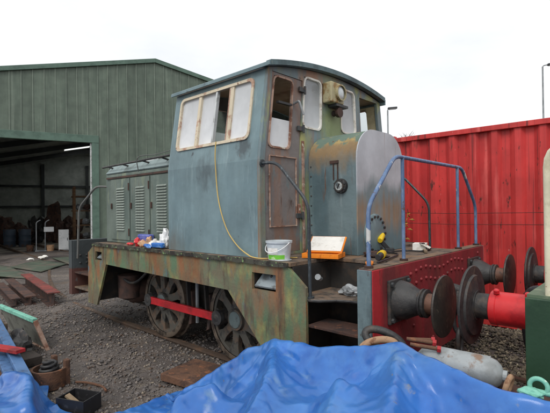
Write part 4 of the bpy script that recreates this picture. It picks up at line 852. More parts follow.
# power tools on the front deck
gr = empty('angle_grinder', (-.30, .66, DZ), 'long yellow and black angle grinder lying behind the first blue post', 'grinder')
g0 = Vector((-.21, .47, DZ + .036)); g1 = Vector((-.36, .86, DZ + .04)); d_ = (g1 - g0)
MB().lathe([(0, .022), (.02, .028), (.13, .024), (.15, .03)], g0, d_, 14).build('grip', 'black_plastic', gr, smooth=40)
MB().lathe([(.15, .034), (.17, .036), (.28, .036), (.30, .03)], g0, d_, 14).build('body', 'yellow_plastic', gr, smooth=40)
MB().lathe([(.30, .028), (.36, .03), (.39, .026)], g0, d_, 12).build('gear_head', 'black_plastic', gr, smooth=40)
hd_ = g0 + d_.normalized() * .37; MB().lathe([(-.034, .055), (-.028, .055)], hd_, 'z', 20).build('disc', 'rust_dark', gr)
dg = empty('power_drill', (-.52, 1.22, DZ), 'yellow and black cordless drill standing tilted on the front deck', 'drill')
MB().lathe([(0, .024), (.02, .03), (.12, .03), (.14, .022), (.17, .016), (.20, .012)], (-.55, 1.12, DZ + .12), (-.25, .8, .35), 14).build('body', 'yellow_plastic', dg, smooth=40)
MB().bar((-.56, 1.15, DZ + .12), (-.50, 1.20, DZ + .03), .03, .04).build('grip', 'black_plastic', dg, bevel=.006)
MB().obox((-.495, 1.21, DZ + .022), (.09, .06, .042), Matrix.Rotation(.6, 3, 'Z')).build('battery', 'black_plastic', dg, bevel=.006)
bx = empty('white_carton', (-.36, 1.62, DZ), 'torn white carton lying open on the front deck by the far blue post', 'carton')
MB().obox((-.36, 1.62, DZ + .036), (.13, .18, .07), Matrix.Rotation(.3, 3, 'Z')).build('box', 'paper', bx, bevel=.003)
MB().obox((-.29, 1.60, DZ + .05), (.10, .16, .003), Matrix.Rotation(.3, 3, 'Z') @ Matrix.Rotation(.5, 3, 'Y')).build('flap', 'paper', bx)
MB().obox((-.32, 1.58, DZ + .074), (.05, .10, .004), Matrix.Rotation(.5, 3, 'Z')).build('print', 'black_plastic', bx)
thing(lump((-.085, .12, DZ + .035), (.03, .035, .022), 8, 2, .3, .8), 'orange_rag', 'orange_plastic', 'small orange rag at the foot of the near blue post', 'rag')
thing(lump((-.44, .78, DZ + .02), (.10, .07, .035), 9, 3, .5, .6), 'brown_rag', 'rust_dark', 'crumpled dark brown rag near the bolted round cover', 'rag')
thing(MB().tube(spline([(-.12, .3, DZ + .02), (-.18, .55, DZ + .014), (-.30, 1.0, DZ + .012), (-.45, 1.1, DZ + .012), (-.40, 1.35, DZ + .012), (-.25, 1.4, DZ + .012), (-.28, 1.7, DZ + .014), (-.45, 1.75, DZ + .012)], 8), .008, 7), 'black_cable', 'black_plastic', 'black cable snaking between the power tools on the front deck', 'cable', smooth=50)
thing(MB().obox((-.22, 1.42, DZ + .014), (.03, .17, .022), Matrix.Rotation(.5, 3, 'Z')), 'wood_offcut', 'board', 'short pale wooden offcut among tools on the front deck', 'offcut', bevel=.002)
thing(lump((-.42, .36, .962 + .03), (.09, .07, .045), 11, 3, .6, .6), 'crumpled_foil', 'galvanised', 'crumpled silver foil lying on the upper corner step', 'foil')
# things on the rear hood
thing(MB().obox((-3.95, .62, 2.42), (.20, .10, .055), Matrix.Rotation(.2, 3, 'Z')), 'white_box', 'white_plastic', 'small white box lying on top of the louvred rear hood', 'box', bevel=.006)
thing(MB().tube(spline([(-3.5, .16, 2.20), (-3.45, .13, 2.38), (-3.3, .3, 2.42), (-3.05, .42, 2.47), (-2.85, .5, 2.48), (-2.8, .4, 2.42), (-2.95, .3, 2.40), (-2.75, .26, 2.40)], 8), .006, 7), 'hood_cable', 'rail_grey', 'grey looped cable lying over the rear hood beside the cab', 'cable', smooth=50)

# ================================================================== FOREGROUND: TARPAULINS
def drape(nx, ny, x0, x1, y0, y1, z0, segs, steps=340, slope=3.2, seed=0, gz=GZ + .06, slack=1.06):
    """position-based cloth: a sheet dropped over hidden props, given as capsules (a, b, r)"""
    rg = np.random.RandomState(seed)
    X, Y = np.meshgrid(np.linspace(x0, x1, nx), np.linspace(y0, y1, ny), indexing='ij')
    P = np.stack([X, Y, np.full_like(X, z0) + .012 * rg.randn(nx, ny)], 2); Q = P.copy()
    dx = slack * (x1 - x0) / (nx - 1); dy = slack * (y1 - y0) / (ny - 1); dd = math.hypot(dx, dy)
    def H(x, y):
        h = np.full(x.shape, gz)
        for a, b, r in segs:
            a = np.array(a, float); b = np.array(b, float); e = b[:2] - a[:2]; L2 = max(1e-6, e @ e)
            t = np.clip(((x - a[0]) * e[0] + (y - a[1]) * e[1]) / L2, 0, 1); d = np.hypot(x - a[0] - t * e[0], y - a[1] - t * e[1])
            h = np.maximum(h, a[2] + t * (b[2] - a[2]) - slope * np.maximum(0, d - r))
        return h
    def con(A, B, l, k):
        d = P[B] - P[A]; n = np.linalg.norm(d, axis=2, keepdims=True) + 1e-9; c = d * ((n - l) / n) * .5 * k; P[A] += c; P[B] -= c
    S = slice
    pairs = []
    for st in (0, 1):
        a = S(st, nx - 1, 2); b = S(st + 1, nx, 2); n1 = len(range(*a.indices(nx))); pairs.append(((S(st, st + 2 * n1, 2), S(None)), (S(st + 1, st + 1 + 2 * n1, 2), S(None)), dx, 1.0))
        m1 = len(range(st, ny - 1, 2)); pairs.append(((S(None), S(st, st + 2 * m1, 2)), (S(None), S(st + 1, st + 1 + 2 * m1, 2)), dy, 1.0))
    def half(k):
        con((S(0, nx - 1), S(0, ny - 1)), (S(1, nx), S(1, ny)), dd, k); con((S(0, nx - 1), S(1, ny)), (S(1, nx), S(0, ny - 1)), dd, k)
    for it in range(steps):
        V = (P - Q) * .965; Q = P.copy(); P += V; P[:, :, 2] -= .0011
        for k in range(7):
            for A, B, l, kk in pairs: con(A, B, l, kk)
            half(.22)
            if k % 3 == 0:
                con((S(0, nx - 2), S(None)), (S(2, nx), S(None)), 2 * dx, .10); con((S(None), S(0, ny - 2)), (S(None), S(2, ny)), 2 * dy, .10)
        h = H(P[:, :, 0], P[:, :, 1]); c = P[:, :, 2] < h
        P[:, :, 2] = np.where(c, h, P[:, :, 2])
        P[:, :, :2] = np.where(c[:, :, None], Q[:, :, :2] * .6 + P[:, :, :2] * .4, P[:, :, :2])
        Q[:, :, 2] = np.where(c, P[:, :, 2], Q[:, :, 2])
    return P
def cloth_obj(P, name, m_, label, fold=14, peaks=()):
    nx, ny, _ = P.shape
    T1 = np.gradient(P, axis=0); T2 = np.gradient(P, axis=1); Nn = np.cross(T1, T2); Nn /= np.linalg.norm(Nn, axis=2, keepdims=True) + 1e-9
    d = np.zeros((nx, ny))
    for i in range(nx):
        for j in range(ny):
            # ridged crumple, plus the sheet's old packing folds
            a = 1 - abs(mnoise.noise(Vector((i * .055, j * .085, 3)))) * 2; b = 1 - abs(mnoise.noise(Vector((i * .16, j * .11, 9)))) * 2
            d[i, j] = .010 * max(0, a) ** 5 + .006 * max(0, b) ** 5 + .004 * mnoise.noise(Vector((i * .09, j * .3, 1)))
            vd = mnoise.voronoi(Vector((i * .075 + .5 * mnoise.noise(Vector((i * .05, j * .05, 2))), j * .10, 5)))[0]; d[i, j] += .036 * min(.5, vd[1] - vd[0])
            vd = mnoise.voronoi(Vector((i * .17, j * .13 + .4 * mnoise.noise(Vector((i * .08, j * .08, 6))), 11)))[0]; d[i, j] += .013 * min(.5, vd[1] - vd[0])
            for q in (i, j):
                e = abs((q % fold) - fold / 2); d[i, j] += .0035 * max(0, 1 - e / 1.3) * (1 if (q // fold) % 2 else -1)
    for (px, py, nf, ph, ra) in peaks:
        rx, ry = P[:, :, 0] - px, P[:, :, 1] - py; r_ = np.hypot(rx, ry); th = np.arctan2(ry, rx)
        wob = np.array([[mnoise.noise(Vector((P[i, j, 0] * 3, P[i, j, 1] * 3, ph))) for j in range(ny)] for i in range(nx)])
        rd = (1 - np.abs(np.sin(th * nf / 2 + ph + 1.3 * wob))) ** 3.5
        d += .032 * rd * np.clip(r_ / .12, 0, 1) * np.clip(1.25 - r_ / ra, 0, 1) * (.4 + .6 * np.sin(th * 2.3 + ph) ** 2)
    P = P + Nn * d[:, :, None]
    mb_ = MB(); mb_.v = [tuple(p) for p in P.reshape(-1, 3)]
    mb_.f = [(i * ny + j, (i + 1) * ny + j, (i + 1) * ny + j + 1, i * ny + j + 1) for i in range(nx - 1) for j in range(ny - 1)]
    o = mb_.build(name, m_, None, smooth=180); sd_ = o.modifiers.new('solid', 'SOLIDIFY'); sd_.thickness = .003
    sb = o.modifiers.new('sub', 'SUBSURF'); sb.levels = 1; sb.render_levels = 1
    tag(o, label, 'tarpaulin'); return based(o)
segs = [((-.58, -.40, .735), (-.1, -.44, .79), .008), ((-.1, -.44, .79), (.41, -.42, .915), .008),
        ((-.58, -.40, .735), (-.89, -.40, .575), .01), ((-.89, -.40, .575), (-1.27, -.42, .33), .01), ((-1.27, -.42, .33), (-1.66, -.47, .06), .01),
        ((-.58, -.40, .735), (-.22, -.80, .735), .006), ((-.22, -.80, .735), (-.1, -1.1, .62), .006), ((.41, -.42, .915), (.66, -1.02, .80), .008),
        ((.41, -.42, .915), (1.0, -.62, .882), .008), ((1.0, -.62, .882), (1.7, -.58, .885), .01),
        ((.27, -.80, .80), (.44, -1.22, .70), .008), ((-.75, -.85, .50), (-.95, -.95, .40), .02), ((-1.1, -.80, .25), (-1.4, -.75, .08), .02), ((-.9, -1.3, .30), (.4, -1.5, .45), .05), ((.6, -1.3, .6), (1.3, -1.2, .66), .05), ((1.25, -.62, .885), (1.3, -1.1, .74), .01)]
cloth_obj(drape(184, 116, -1.98, 1.80, -2.05, -.06, .96, segs, seed=3, steps=380), 'blue_tarpaulin', 'tarp_blue', 'large rumpled blue tarpaulin over a pile in the foreground', peaks=((.41, -.42, 9, .3, .75), (-.58, -.40, 8, 1.1, .7), (-.15, -.95, 7, 2.0, .5), (.38, -.98, 6, .7, .35)))
segs2 = [((-2.95, -1.50, .22), (-2.5, -1.45, .28), .02), ((-2.5, -1.45, .28), (-2.0, -1.60, .24), .02), ((-2.7, -1.9, .3), (-2.0, -1.9, .3), .05)]
cloth_obj(drape(64, 52, -3.35, -1.4, -2.4, -1.05, .36, segs2, steps=220, seed=5), 'blue_tarpaulin', 'tarp_blue', 'smaller blue tarpaulin heaped in the lower left corner', peaks=((-2.5, -1.45, 8, .5, .5), (-2.95, -1.5, 7, 1.5, .4)))

# ---- what lies round the tarpaulins
thing(MB().obox((-1.95, -.01, .0), (.70, .50, .075), Matrix.Rotation(R(10), 3, 'Z')), 'rusty_plank', 'rust', 'flat rusty brown plank sticking out from under the blue tarpaulin', 'plank', bevel=.008)
gd = empty('rusty_girder', (.8, -.2, GZ), 'dark rusty girder under the grey gas cylinder', 'girder')
MB().box(.0, 1.8, -.34, -.10, .70, .725).build('flange', 'rust_dark', gd); MB().box(.0, 1.8, -.34, -.10, .50, .525).build('flange', 'rust_dark', gd); MB().box(.0, 1.8, -.235, -.205, .526, .699).build('web', 'rust_dark', gd)
for i, x in enumerate((.2, 1.4)):
    thing(MB().box(x - .12, x + .12, -.36, -.08, GZ - .01, .499), 'timber_block', 'timber_dark', 'dark timber block holding up the %s end of the rusty girder' % ('left', 'right')[i], 'block', 'blocks under the girder', bevel=.01)
tk = empty('gas_cylinder', (.72, -.22, .727), 'grey dented gas cylinder lying beside the blue tarpaulin', 'cylinder')
tp0 = Vector((.47, -.26, .808)); td = Vector((.41, .055, -.012)); TL = td.length
MB().lathe([(-.02, .03), (0, .055), (.02, .070), (.05, .080), (TL - .05, .080), (TL - .02, .070), (TL, .05), (TL + .01, .03)], tp0, td, 28).build('tank', 'gas_grey', tk, smooth=45)
MB().lathe([(TL, .03), (TL + .03, .03)], tp0, td, 14).build('neck', 'gas_grey', tk)
MB().bar(tp0 + Vector((.06, 0.02, .074)), tp0 + Vector((.36, .06, .066)), .03, .012).build('rail_strip', 'gas_grey', tk, bevel=.003)
c_ = tp0 + td * 1.0 + Vector((.045, -.05, -.03))
MB().tube([c_ + Vector((.012 * math.sin(a), .05 * math.cos(a), .05 * math.sin(a))) for a in [2 * math.pi * k / 20 for k in range(20)]], .014, 10, closed=True).build('ring', 'ring_rust', tk, smooth=60)
BT = 'rusty bolts on the gas cylinder'
for i, (a, b) in enumerate((((.40, -.30, .915), (.53, -.24, .905)), ((.45, -.36, .908), (.58, -.30, .895)), ((.37, -.22, .888), (.49, -.16, .893)))):
    a = Vector(a); b = Vector(b); b_ = empty('rusty_bolt', a, ['long rusty bolt with red head lying highest on the gas cylinder', 'rusty bolt with red head nearest the tarpaulin on the cylinder', 'rusty bolt lying at the back behind the other two bolts'][i], 'bolt', BT)
    MB().lathe([(0, .011), ((b - a).length, .011)], a, b - a, 10).build('shaft', 'rust', b_, smooth=40)
    MB().lathe([((b - a).length, .02), ((b - a).length + .02, .02)], a, b - a, 6).build('head', 'bar_red', b_)
def torus(name, c, n1, n2, ra, rb, r_, m_, par=None):
    n1 = Vector(n1).normalized(); n2 = Vector(n2).normalized(); c = Vector(c)
    return MB().tube([c + n1 * ra * math.cos(a) + n2 * rb * math.sin(a) for a in [2 * math.pi * k / 28 for k in range(28)]], r_, 10, closed=True).build(name, m_, par, smooth=60)
lk_ = torus('chain_link', (.14, -.09, .80), (.7, .3, -.25), (-.1, .5, .85), .13, .06, .026, 'black_iron'); based(tag(lk_, 'dark iron coupling link leaning against the red beam', 'chain link', 'coupling links by the beam'))
lk_ = torus('chain_link', (.17, -.22, .79), (.8, .5, .15), (-.2, .5, .7), .11, .055, .024, 'ring_rust'); based(tag(lk_, 'pale rusty coupling link lying just behind the tarpaulin crest', 'chain link', 'coupling links by the beam'))
sk_ = empty('mint_shackle', (1.12, -.53, .875), 'mint green painted iron shackle on the tarpaulin beside the green wagon', 'shackle')
MB().tube([Vector((1.115, -.53, .905)) + Vector((.034 * math.cos(a), .0, .034 * math.sin(a))) for a in [R(-40 + 260 * k / 18) for k in range(19)]], .010, 10).build('bow', 'mint', sk_, smooth=60)
MB().lathe([(0, .012), (.10, .012)], (1.065, -.53, .883), 'x', 12).build('pin', 'mint', sk_, smooth=40)
MB().lathe([(0, .02), (.014, .02)], (1.165, -.53, .883), 'x', 12).build('pin_head', 'mint', sk_, smooth=40)
thing(lump((1.09, -.55, .878), (.05, .035, .02), 21, 3, .3, .7), 'mint_casting', 'mint', 'mint green painted lump of cast iron under the shackle', 'casting')

# ---- scrap on the left
IB = 'rusty steel beams stacked on sleepers'
def ibeam(a, b, h, wd, m_, label):
    a = Vector(a); b = Vector(b); o_ = empty('steel_beam', ((a + b) / 2), label, 'beam', IB)
    for z, t_ in ((h / 2 - .01, .02), (-h / 2 + .01, .02)): MB().bar(a + Vector((0, 0, z)), b + Vector((0, 0, z)), wd, t_).build('flange', m_ if z > 0 else 'rust_dark', o_)
    MB().bar(a, b, .018, h - .042).build('web', 'rust_dark', o_); return o_
ibeam((-6.60, .20, .105), (-9.6, .62, .105), .25, .20, 'girder_red', 'tall rusty steel beam with red top flange at the right of the stack')
ibeam((-7.0, -.06, .065), (-9.7, .30, .065), .17, .18, 'rust_dark', 'low rusty steel beam lying in front of the taller beam')
ibeam((-7.15, -.26, .05), (-9.4, .04, .05), .14, .15, 'rust_dark', 'lowest dark steel beam at the left front of the beam stack')
for i, (x, y) in enumerate(((-6.95, .12), (-9.1, .40))):
    thing(MB().obox((x, y, -.075), (.22, 1.3, .09), Matrix.Rotation(.13, 3, 'Z')), 'timber_sleeper', 'timber_dark', ['dark timber baulk under the near ends of the steel beams', 'dark timber baulk under the far ends of the steel beams'][i], 'timber', 'baulks under the beams', bevel=.01)
pn = empty('framed_panel', (-5.0, -.80, GZ), 'grey panel in a mint green frame propped on its edge at the far left', 'panel')
A_, B_, C_, D_ = Vector((-5.75, -.86, .30)), Vector((-4.40, -.80, .30)), Vector((-4.34, -.67, -.11)), Vector((-5.7, -.72, -.11))
MB().bar(A_, B_, .06, .05).build('top_rail', 'mint', pn, bevel=.005); MB().bar(B_, C_, .05, .05, (1, 0, 0)).build('end_rail', 'trim_rust', pn, bevel=.005); MB().bar(C_, D_, .05, .04).build('bottom_rail', 'trim_rust', pn, bevel=.005)
MB().add([A_ + Vector((0, .0, -.02)), B_ + Vector((-.01, 0, -.02)), C_ + Vector((-.02, 0, .02)), D_, A_ + Vector((0, .015, -.02)), B_ + Vector((-.01, .015, -.02)), C_ + Vector((-.02, .015, .02)), D_ + Vector((0, .015, 0))], [(0, 1, 2, 3), (7, 6, 5, 4), (0, 4, 5, 1), (1, 5, 6, 2), (2, 6, 7, 3), (3, 7, 4, 0)]).build('sheet', 'panel_grey', pn)
def plank(a, b, wd, ht, name, m_, lab, cat): return thing(MB().bar(a, b, wd, ht), name, m_, lab, cat, bevel=.006)
plank((-4.9, -1.12, .30), (-2.80, -1.36, .12), .10, .05, 'blue_bar', 'bar_blue', 'long blue steel bar sloping down to the tarpaulin at the left', 'bar')
plank((-4.6, -1.22, .21), (-2.75, -1.46, .05), .10, .05, 'blue_bar', 'bar_blue', 'second blue steel bar lying just below the longer one', 'bar')
plank((-4.0, -1.42, .22), (-3.35, -1.26, .26), .10, .04, 'red_bar', 'bar_red', 'short red bar lying across the blue bars', 'bar')
plank((-3.7, -1.50, .02), (-2.7, -1.50, -.02), .22, .05, 'rusty_plate', 'rust', 'rusty plate under the blue bars beside the small tarpaulin', 'plate')
thing(lump((-4.5, -.98, .02), (.30, .14, .16), 31, 3, .5, .7), 'scrap_casting', 'black_iron', 'dark scrap casting in front of the grey framed panel', 'casting')
plank((-4.9, -1.0, -.06), (-3.9, -.98, -.06), .2, .1, 'timber_baulk', 'timber_dark', 'dark timber baulk lying below the grey framed panel', 'timber')
thing(MB().box(-4.95, -4.72, -1.32, -1.02, GZ - .02, .255), 'timber_block', 'timber', 'timber block under the raised ends of the blue bars', 'block', bevel=.01)
# spring pot
sp = empty('buffer_spring_pot', (-3.17, -1.05, GZ + .01), 'rusty cast iron spring pot with a coiled steel spring in it', 'spring pot')
c_ = Vector((-3.17, -1.05, GZ + .01)); mbb = MB(); nn = 26
for z, ro in ((0, .17), (.19, .175)):
    for i in range(nn + 1):
        a = R(-70 + 280 * i / nn - 150); mbb.v += [(c_.x + ro * math.cos(a), c_.y + ro * math.sin(a), c_.z + z), (c_.x + (ro - .025) * math.cos(a), c_.y + (ro - .025) * math.sin(a), c_.z + z)]
k = 2 * (nn + 1)
for i in range(nn):
    b0 = 2 * i; mbb.f += [(b0, b0 + 2, b0 + 2 + k, b0 + k), (b0 + 1, b0 + 1 + k, b0 + 3 + k, b0 + 3), (b0 + k, b0 + k + 2, b0 + k + 3, b0 + k + 1), (b0, b0 + 1, b0 + 3, b0 + 2)]
mbb.f += [(0, k, k + 1, 1), (2 * nn, 2 * nn + 1, 2 * nn + 1 + k, 2 * nn + k)]
mbb.build('pot', 'rust', sp, smooth=40, bevel=.004)
for a in (-215, 55):
    q = c_ + Vector((.165 * math.cos(R(a)), .165 * math.sin(R(a)), .23)); MB().bar(q - Vector((0, 0, .23)), q + Vector((0, 0, .03)), .07, .05, (0, 1, 0)).build('lug', 'rust', sp, bevel=.008)
MB().lathe([(0, .16), (.02, .16)], c_, 'z', 28).build('base', 'rust_dark', sp)
pts = []
for k in range(0, 5 * 20):
    t = k / 99; a = t * 5 * 2 * math.pi; r_ = .125 - .075 * t; pts.append(c_ + Vector((r_ * math.cos(a), r_ * math.sin(a), .06 + .20 * t)))
MB().tube(pts, .017, 8).build('coil_spring', 'black_iron', sp, smooth=60)
# black box, scraps on the ground
kb = empty('black_crate', (-2.36, -1.08, GZ), 'small open black plastic box on the gravel at the lower left', 'box')
rt2 = Matrix.Rotation(R(25), 3, 'Z'); kc = Vector((-2.36, -1.08, GZ + .02))
def kbx(*q): mm = MB().box(*q); mm.v = [tuple(kc + rt2 @ Vector(p)) for p in mm.v]; return mm
kbx(-.15, .15, -.11, .11, 0, .01).build('base', 'black_plastic', kb)
for q in ((-.15, .15, -.11, -.10, .011, .14), (-.15, .15, .10, .11, .011, .14), (-.15, -.14, -.099, .099, .011, .14), (.14, .15, -.099, .099, .011, .14)): kbx(*q).build('side', 'black_plastic', kb)
thing(MB().obox(kc + Vector((.02, -.03, .085)), (.24, .05, .02), Matrix.Rotation(R(25), 3, 'Z') @ Matrix.Rotation(.5, 3, 'Y')), 'wood_scrap', 'board', 'small pale scrap of wood in the black box', 'scrap', bevel=.002)
thing(lump((-3.4, .05, GZ + .02), (.16, .04, .02), 41, 2, .4, .6), 'iron_scrap', 'rust_dark', 'thin dark iron scrap lying alone on the gravel', 'scrap')
thing(MB().tube(spline([(-3.0, -.85, GZ + .03), (-2.85, -.8, GZ + .05), (-2.7, -.72, GZ + .03), (-2.55, -.74, GZ + .03)], 6), .012, 7), 'iron_rod', 'rust', 'bent rusty rod on the gravel beside the spring pot', 'rod')
# green sheets and boards on the ground before the shed
GS = 'green sheets on the ground before the shed'
def sheet(q, m_, name, lab, cat, z=.014, th=.018, grp=None):
    q = [Vector((a, b, 0)) for a, b in q]; n1 = 8; mb_ = MB()
    for i in range(n1 + 1):
        for j in range(n1 + 1):
            u_, v_ = i / n1, j / n1; p = (q[0] * (1 - u_) + q[1] * u_) * (1 - v_) + (q[3] * (1 - u_) + q[2] * u_) * v_
            mb_.v.append((p.x, p.y, GZ + z + .012 + .03 * max(0, mnoise.noise(Vector((p.x * 1.3, p.y * 1.3, 7))))))
    mb_.f = [(i * (n1 + 1) + j, (i + 1) * (n1 + 1) + j, (i + 1) * (n1 + 1) + j + 1, i * (n1 + 1) + j + 1) for i in range(n1) for j in range(n1)]
    o_ = mb_.build(name, m_, None, smooth=60); s1 = o_.modifiers.new('solid', 'SOLIDIFY'); s1.thickness = th; return based(tag(o_, lab, cat, grp))
sheet([(-13.3, 1.25), (-14.5, 2.5), (-12.6, 2.7), (-11.3, 1.5)], 'green_sheet', 'green_sheet', 'dull green sheet lying flat in the middle before the shed door', 'sheet', .13, grp=GS)
sheet([(-14.8, 3.0), (-14.2, 3.9), (-11.7, 3.3), (-11.9, 2.6)], 'green_sheet', 'green_sheet', 'dull green sheet lying across the rails nearest the locomotive', 'sheet', .14, grp=GS)
sheet([(-15.2, 1.0), (-13.4, 1.3), (-9.9, 1.0), (-11.7, .45)], 'green_sheet', 'green_sheet', 'long dull green sheet lying nearest the steel beams', 'sheet', .12, grp=GS)
sheet([(-11.4, .1), (-11.7, .55), (-10.4, .9), (-9.2, .1)], 'board', 'plywood_board', 'pale brown board on the ground behind the steel beams', 'board', .012)
for i, (x, y) in enumerate(((-14.66, 2.6), (-14.3, 2.15), (-14.9, 2.8))):
    thing(lump((x, y, GZ + .20), (.16, .10, .05), 51 + i, 2, .5, .7), 'paper_sack', 'paper', ['pale torn sack in the middle of the row before the shed', 'pale torn sack nearest the camera before the shed', 'pale torn sack nearest the shed doorway'][i], 'sack', 'sacks before the shed')

# ---- inside the shed
def swb(s0, s1, o0, o1, z0, z1):
    mm = MB().box(s0, s1, o0, o1, z0, z1); mm.v = [tuple(SO + SE * p[0] + SN * p[1] + Vector((0, 0, p[2] + .014))) for p in mm.v]; return mm
cb = empty('white_cabinet', SW(-1.2, 3.0), 'small white cabinet standing in the shed doorway', 'cabinet')
swb(-1.42, -1.0, 2.9, 3.4, .06, .98).build('carcass', 'white_plastic', cb, bevel=.01); swb(-1.40, -1.02, 2.87, 2.895, .1, .95).build('door', 'white_plastic', cb, bevel=.004); swb(-1.08, -1.06, 2.85, 2.869, .5, .62).build('handle', 'black_plastic', cb)
for s_ in (-1.4, -1.06): swb(s_, s_ + .04, 2.95, 3.35, 0, .059).build('foot', 'black_plastic', cb)
tr_ = empty('sack_trolley', SW(-2.1, 3.2), 'small pale trolley with looped handle beside the white cabinet', 'trolley')
for s_ in (-2.3, -1.95): MB().tube(smooth_path([SW(s_, 3.2, .05), SW(s_, 3.5, 1.35), SW(s_ + .17, 3.5, 1.45)], .1), .025, 8).build('frame_tube', 'galvanised', tr_, smooth=50)
swb(-2.35, -1.9, 3.0, 3.3, .05, .09).build('toe_plate', 'galvanised', tr_); swb(-2.0, -1.6, 3.1, 3.5, .9, 1.12).build('box', 'white_plastic', tr_, bevel=.02)
for s_ in (-2.4, -1.88): MB().lathe([(0, .12), (.05, .12)], SW(s_, 3.3, .13), SE, 16).build('wheel', 'black_plastic', tr_)
for i, (s_, o_, m_, lab) in enumerate(((-1.75, 3.0, 'pack_tan', 'tan bucket on the floor beside the white cabinet'), (-2.55, 3.6, 'rust', 'rusty bucket on the floor left of the trolley'))):
    thing(MB().lathe([(0, .13), (.30, .16), (.31, .165), (.31, .15), (.05, .12)], SW(s_, o_, .014), 'z', 18), 'bucket', m_, lab, 'bucket', 'buckets in the shed', smooth=40)
rk = empty('wooden_rack', SW(.1, 4.2), 'tall brown wooden rack loaded with parts inside the shed', 'rack')
for s_ in (-.75, .75):
    for o_ in (4.0, 4.8): swb(s_, s_ + .1, o_, o_ + .1, 0, 3.0).build('post', 'wood_rack', rk)
for z in (.4, 1.1, 1.8, 2.5): swb(-.8, .9, 3.95, 4.95, z, z + .06).build('shelf', 'wood_rack', rk)
k = 0
for z in (.46, 1.16, 1.86):
    for j in range(4):
        s_ = -.6 + j * .38 + random.uniform(-.05, .05); k += 1; q = SW(s_ + .1, 4.35, z + .16)
        thing(lump(q, (.15, .2, .15), 60 + k, 2, .5, .95), 'machine_part', random.choice(['rust', 'black_iron', 'galvanised', 'tank_rust']), '%s machine part, %s along the %s shelf of the wooden rack' % (['dull', 'lumpy', 'greasy', 'worn'][j], ['first', 'second', 'third', 'last'][j], {.46: 'bottom', 1.16: 'middle', 1.86: 'upper'}[z]), 'machine part', 'parts on the wooden rack')
for i, (s_, o_, h) in enumerate(((-4.9, 9.0, 1.3), (-4.0, 9.6, 1.6), (-3.2, 9.2, 1.1), (-2.4, 10, 1.5), (-1.5, 9.4, 1.9), (-.6, 9.8, 1.4))):
    thing(lump(SW(s_, o_, h * .45), (.55, .5, h * .55), 80 + i, 3, .7, .8), 'machinery_heap', ['black_iron', 'rust_dark', 'tank_rust'][i % 3], 'heap of dark machinery deep in the shed, %s from the left' % ['first', 'second', 'third', 'fourth', 'fifth', 'sixth'][i], 'machinery', 'machinery heaps in the shed')
for i, (s_, o_) in enumerate(((-3.6, 7.6), (-2.9, 7.4))):
    thing(MB().lathe([(0, .28), (.02, .29), (.28, .285), (.30, .295), (.32, .285), (.58, .285), (.60, .295), (.62, .285), (.88, .29), (.9, .28), (.88, .27)], SW(s_, o_, .014), 'z', 24), 'oil_drum', 'drum_blue', ['dark blue oil drum in the shed, left of the pair', 'dark blue oil drum in the shed, right of the pair'][i], 'drum', 'oil drums in the shed', smooth=40)

# ---- beyond the container
def lamp(x, y, h, lab, arm):
    e = empty('lamp_post', (x, y, GZ), lab, 'lamp post', 'lamp posts beyond the container')
    MB().lathe([(0, .10), (1.2, .09), (1.25, .06), (h, .045)], (x, y, GZ), 'z', 12).build('pole', 'galvanised', e, smooth=40)
    d = RT.copy(); d.z = 0; d.normalize(); p = Vector((x, y, GZ + h))
    MB().tube(smooth_path([p - Vector((0, 0, .2)), p + Vector((0, 0, .05)), p + d * arm + Vector((0, 0, .12))], .2), .03, 8).build('arm', 'galvanised', e, smooth=50)
    hd = MB().bar(p + d * (arm - .05) + Vector((0, 0, .12)), p + d * (arm + .5) + Vector((0, 0, .16)), .2, .12).build('lamp_head', 'shed_steel', e, bevel=.03)
    MB().bar(p + d * (arm + .02) + Vector((0, 0, .055)), p + d * (arm + .45) + Vector((0, 0, .095)), .16, .03).build('lamp_glass', 'lamp_glass', hd, bevel=.01)
lamp(-3.70, 26.57, 10.1, 'tall grey street lamp rising behind the right of the container', .35)
lamp(-10.5, 20.28, 7.6, 'shorter street lamp between the cab and the red container', .06)
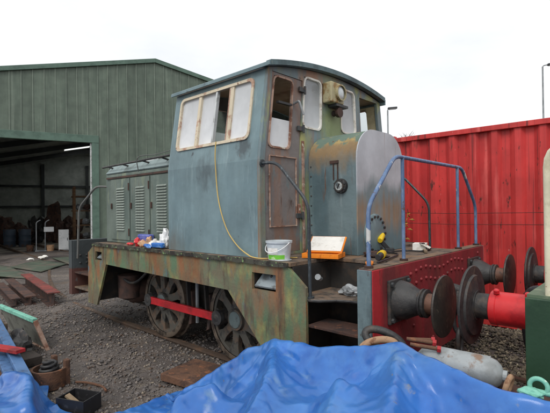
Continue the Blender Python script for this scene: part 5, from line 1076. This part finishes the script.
random.seed(3)
for i, (x, y, h, lab) in enumerate(((-9.6, 20.5, 6.6, 'bare leafless sapling just right of the shorter street lamp'), (-10.3, 22.5, 7.2, 'thinner bare sapling behind the shorter street lamp'))):
    e = empty('bare_tree', (x, y, GZ), lab, 'tree', 'bare trees beyond the container')
    MB().tube(spline([(x, y, GZ), (x + .05, y, h * .4), (x - .05, y + .1, h * .75), (x + .05, y, h * .86)], 5), [.09 - .0045 * q for q in range(16)], 8).build('trunk', 'twig', e, smooth=60)
    mb_ = MB()
    for k in range(34):
        z = random.uniform(.45, .86) * h; a = random.uniform(0, 6.28); l_ = random.uniform(.5, 1.3) * (1.1 - z / h * .6); p = Vector((x, y, z)); q = p + Vector((math.cos(a) * l_ * .6, math.sin(a) * l_ * .6, l_ * .7))
        mb_.tube([p, (p + q) / 2 + Vector((0, 0, -.06)), q], [.018, .012, .004], 5)
        for j in range(4):
            t = random.uniform(.4, 1); b = p + (q - p) * t; a2 = a + random.uniform(-1.2, 1.2); l2 = random.uniform(.2, .5); mb_.tube([b, b + Vector((math.cos(a2) * l2 * .6, math.sin(a2) * l2 * .6, l2 * .7))], [.007, .003], 4)
    o_ = mb_.build('branches', 'twig', e); o_['kind'] = 'stuff'
e = empty('dead_bramble', (-1.12, 2.95, GZ), 'orange brown dead bramble stem in front of the container', 'plant')
MB().tube(spline([(-1.2, 2.95, GZ), (-1.19, 2.93, .8), (-1.16, 2.92, 1.35), (-1.12, 2.9, 1.5), (-1.09, 2.9, 1.62)], 6), .006, 5).build('stem', 'bramble', e)
for k in range(9):
    z = 1.25 + .045 * k; p = Vector((-1.16 + .012 * k, 2.915, z)); a = k * 2.1
    MB().add([p, p + Vector((.05 * math.cos(a) - .015 * math.sin(a), .05 * math.sin(a), .02)), p + Vector((.09 * math.cos(a), .05 * math.sin(a), -.01)), p + Vector((.05 * math.cos(a) + .015, .05 * math.sin(a) + .02, -.015))], [(0, 1, 2, 3)]).build('leaf', 'bramble', e)
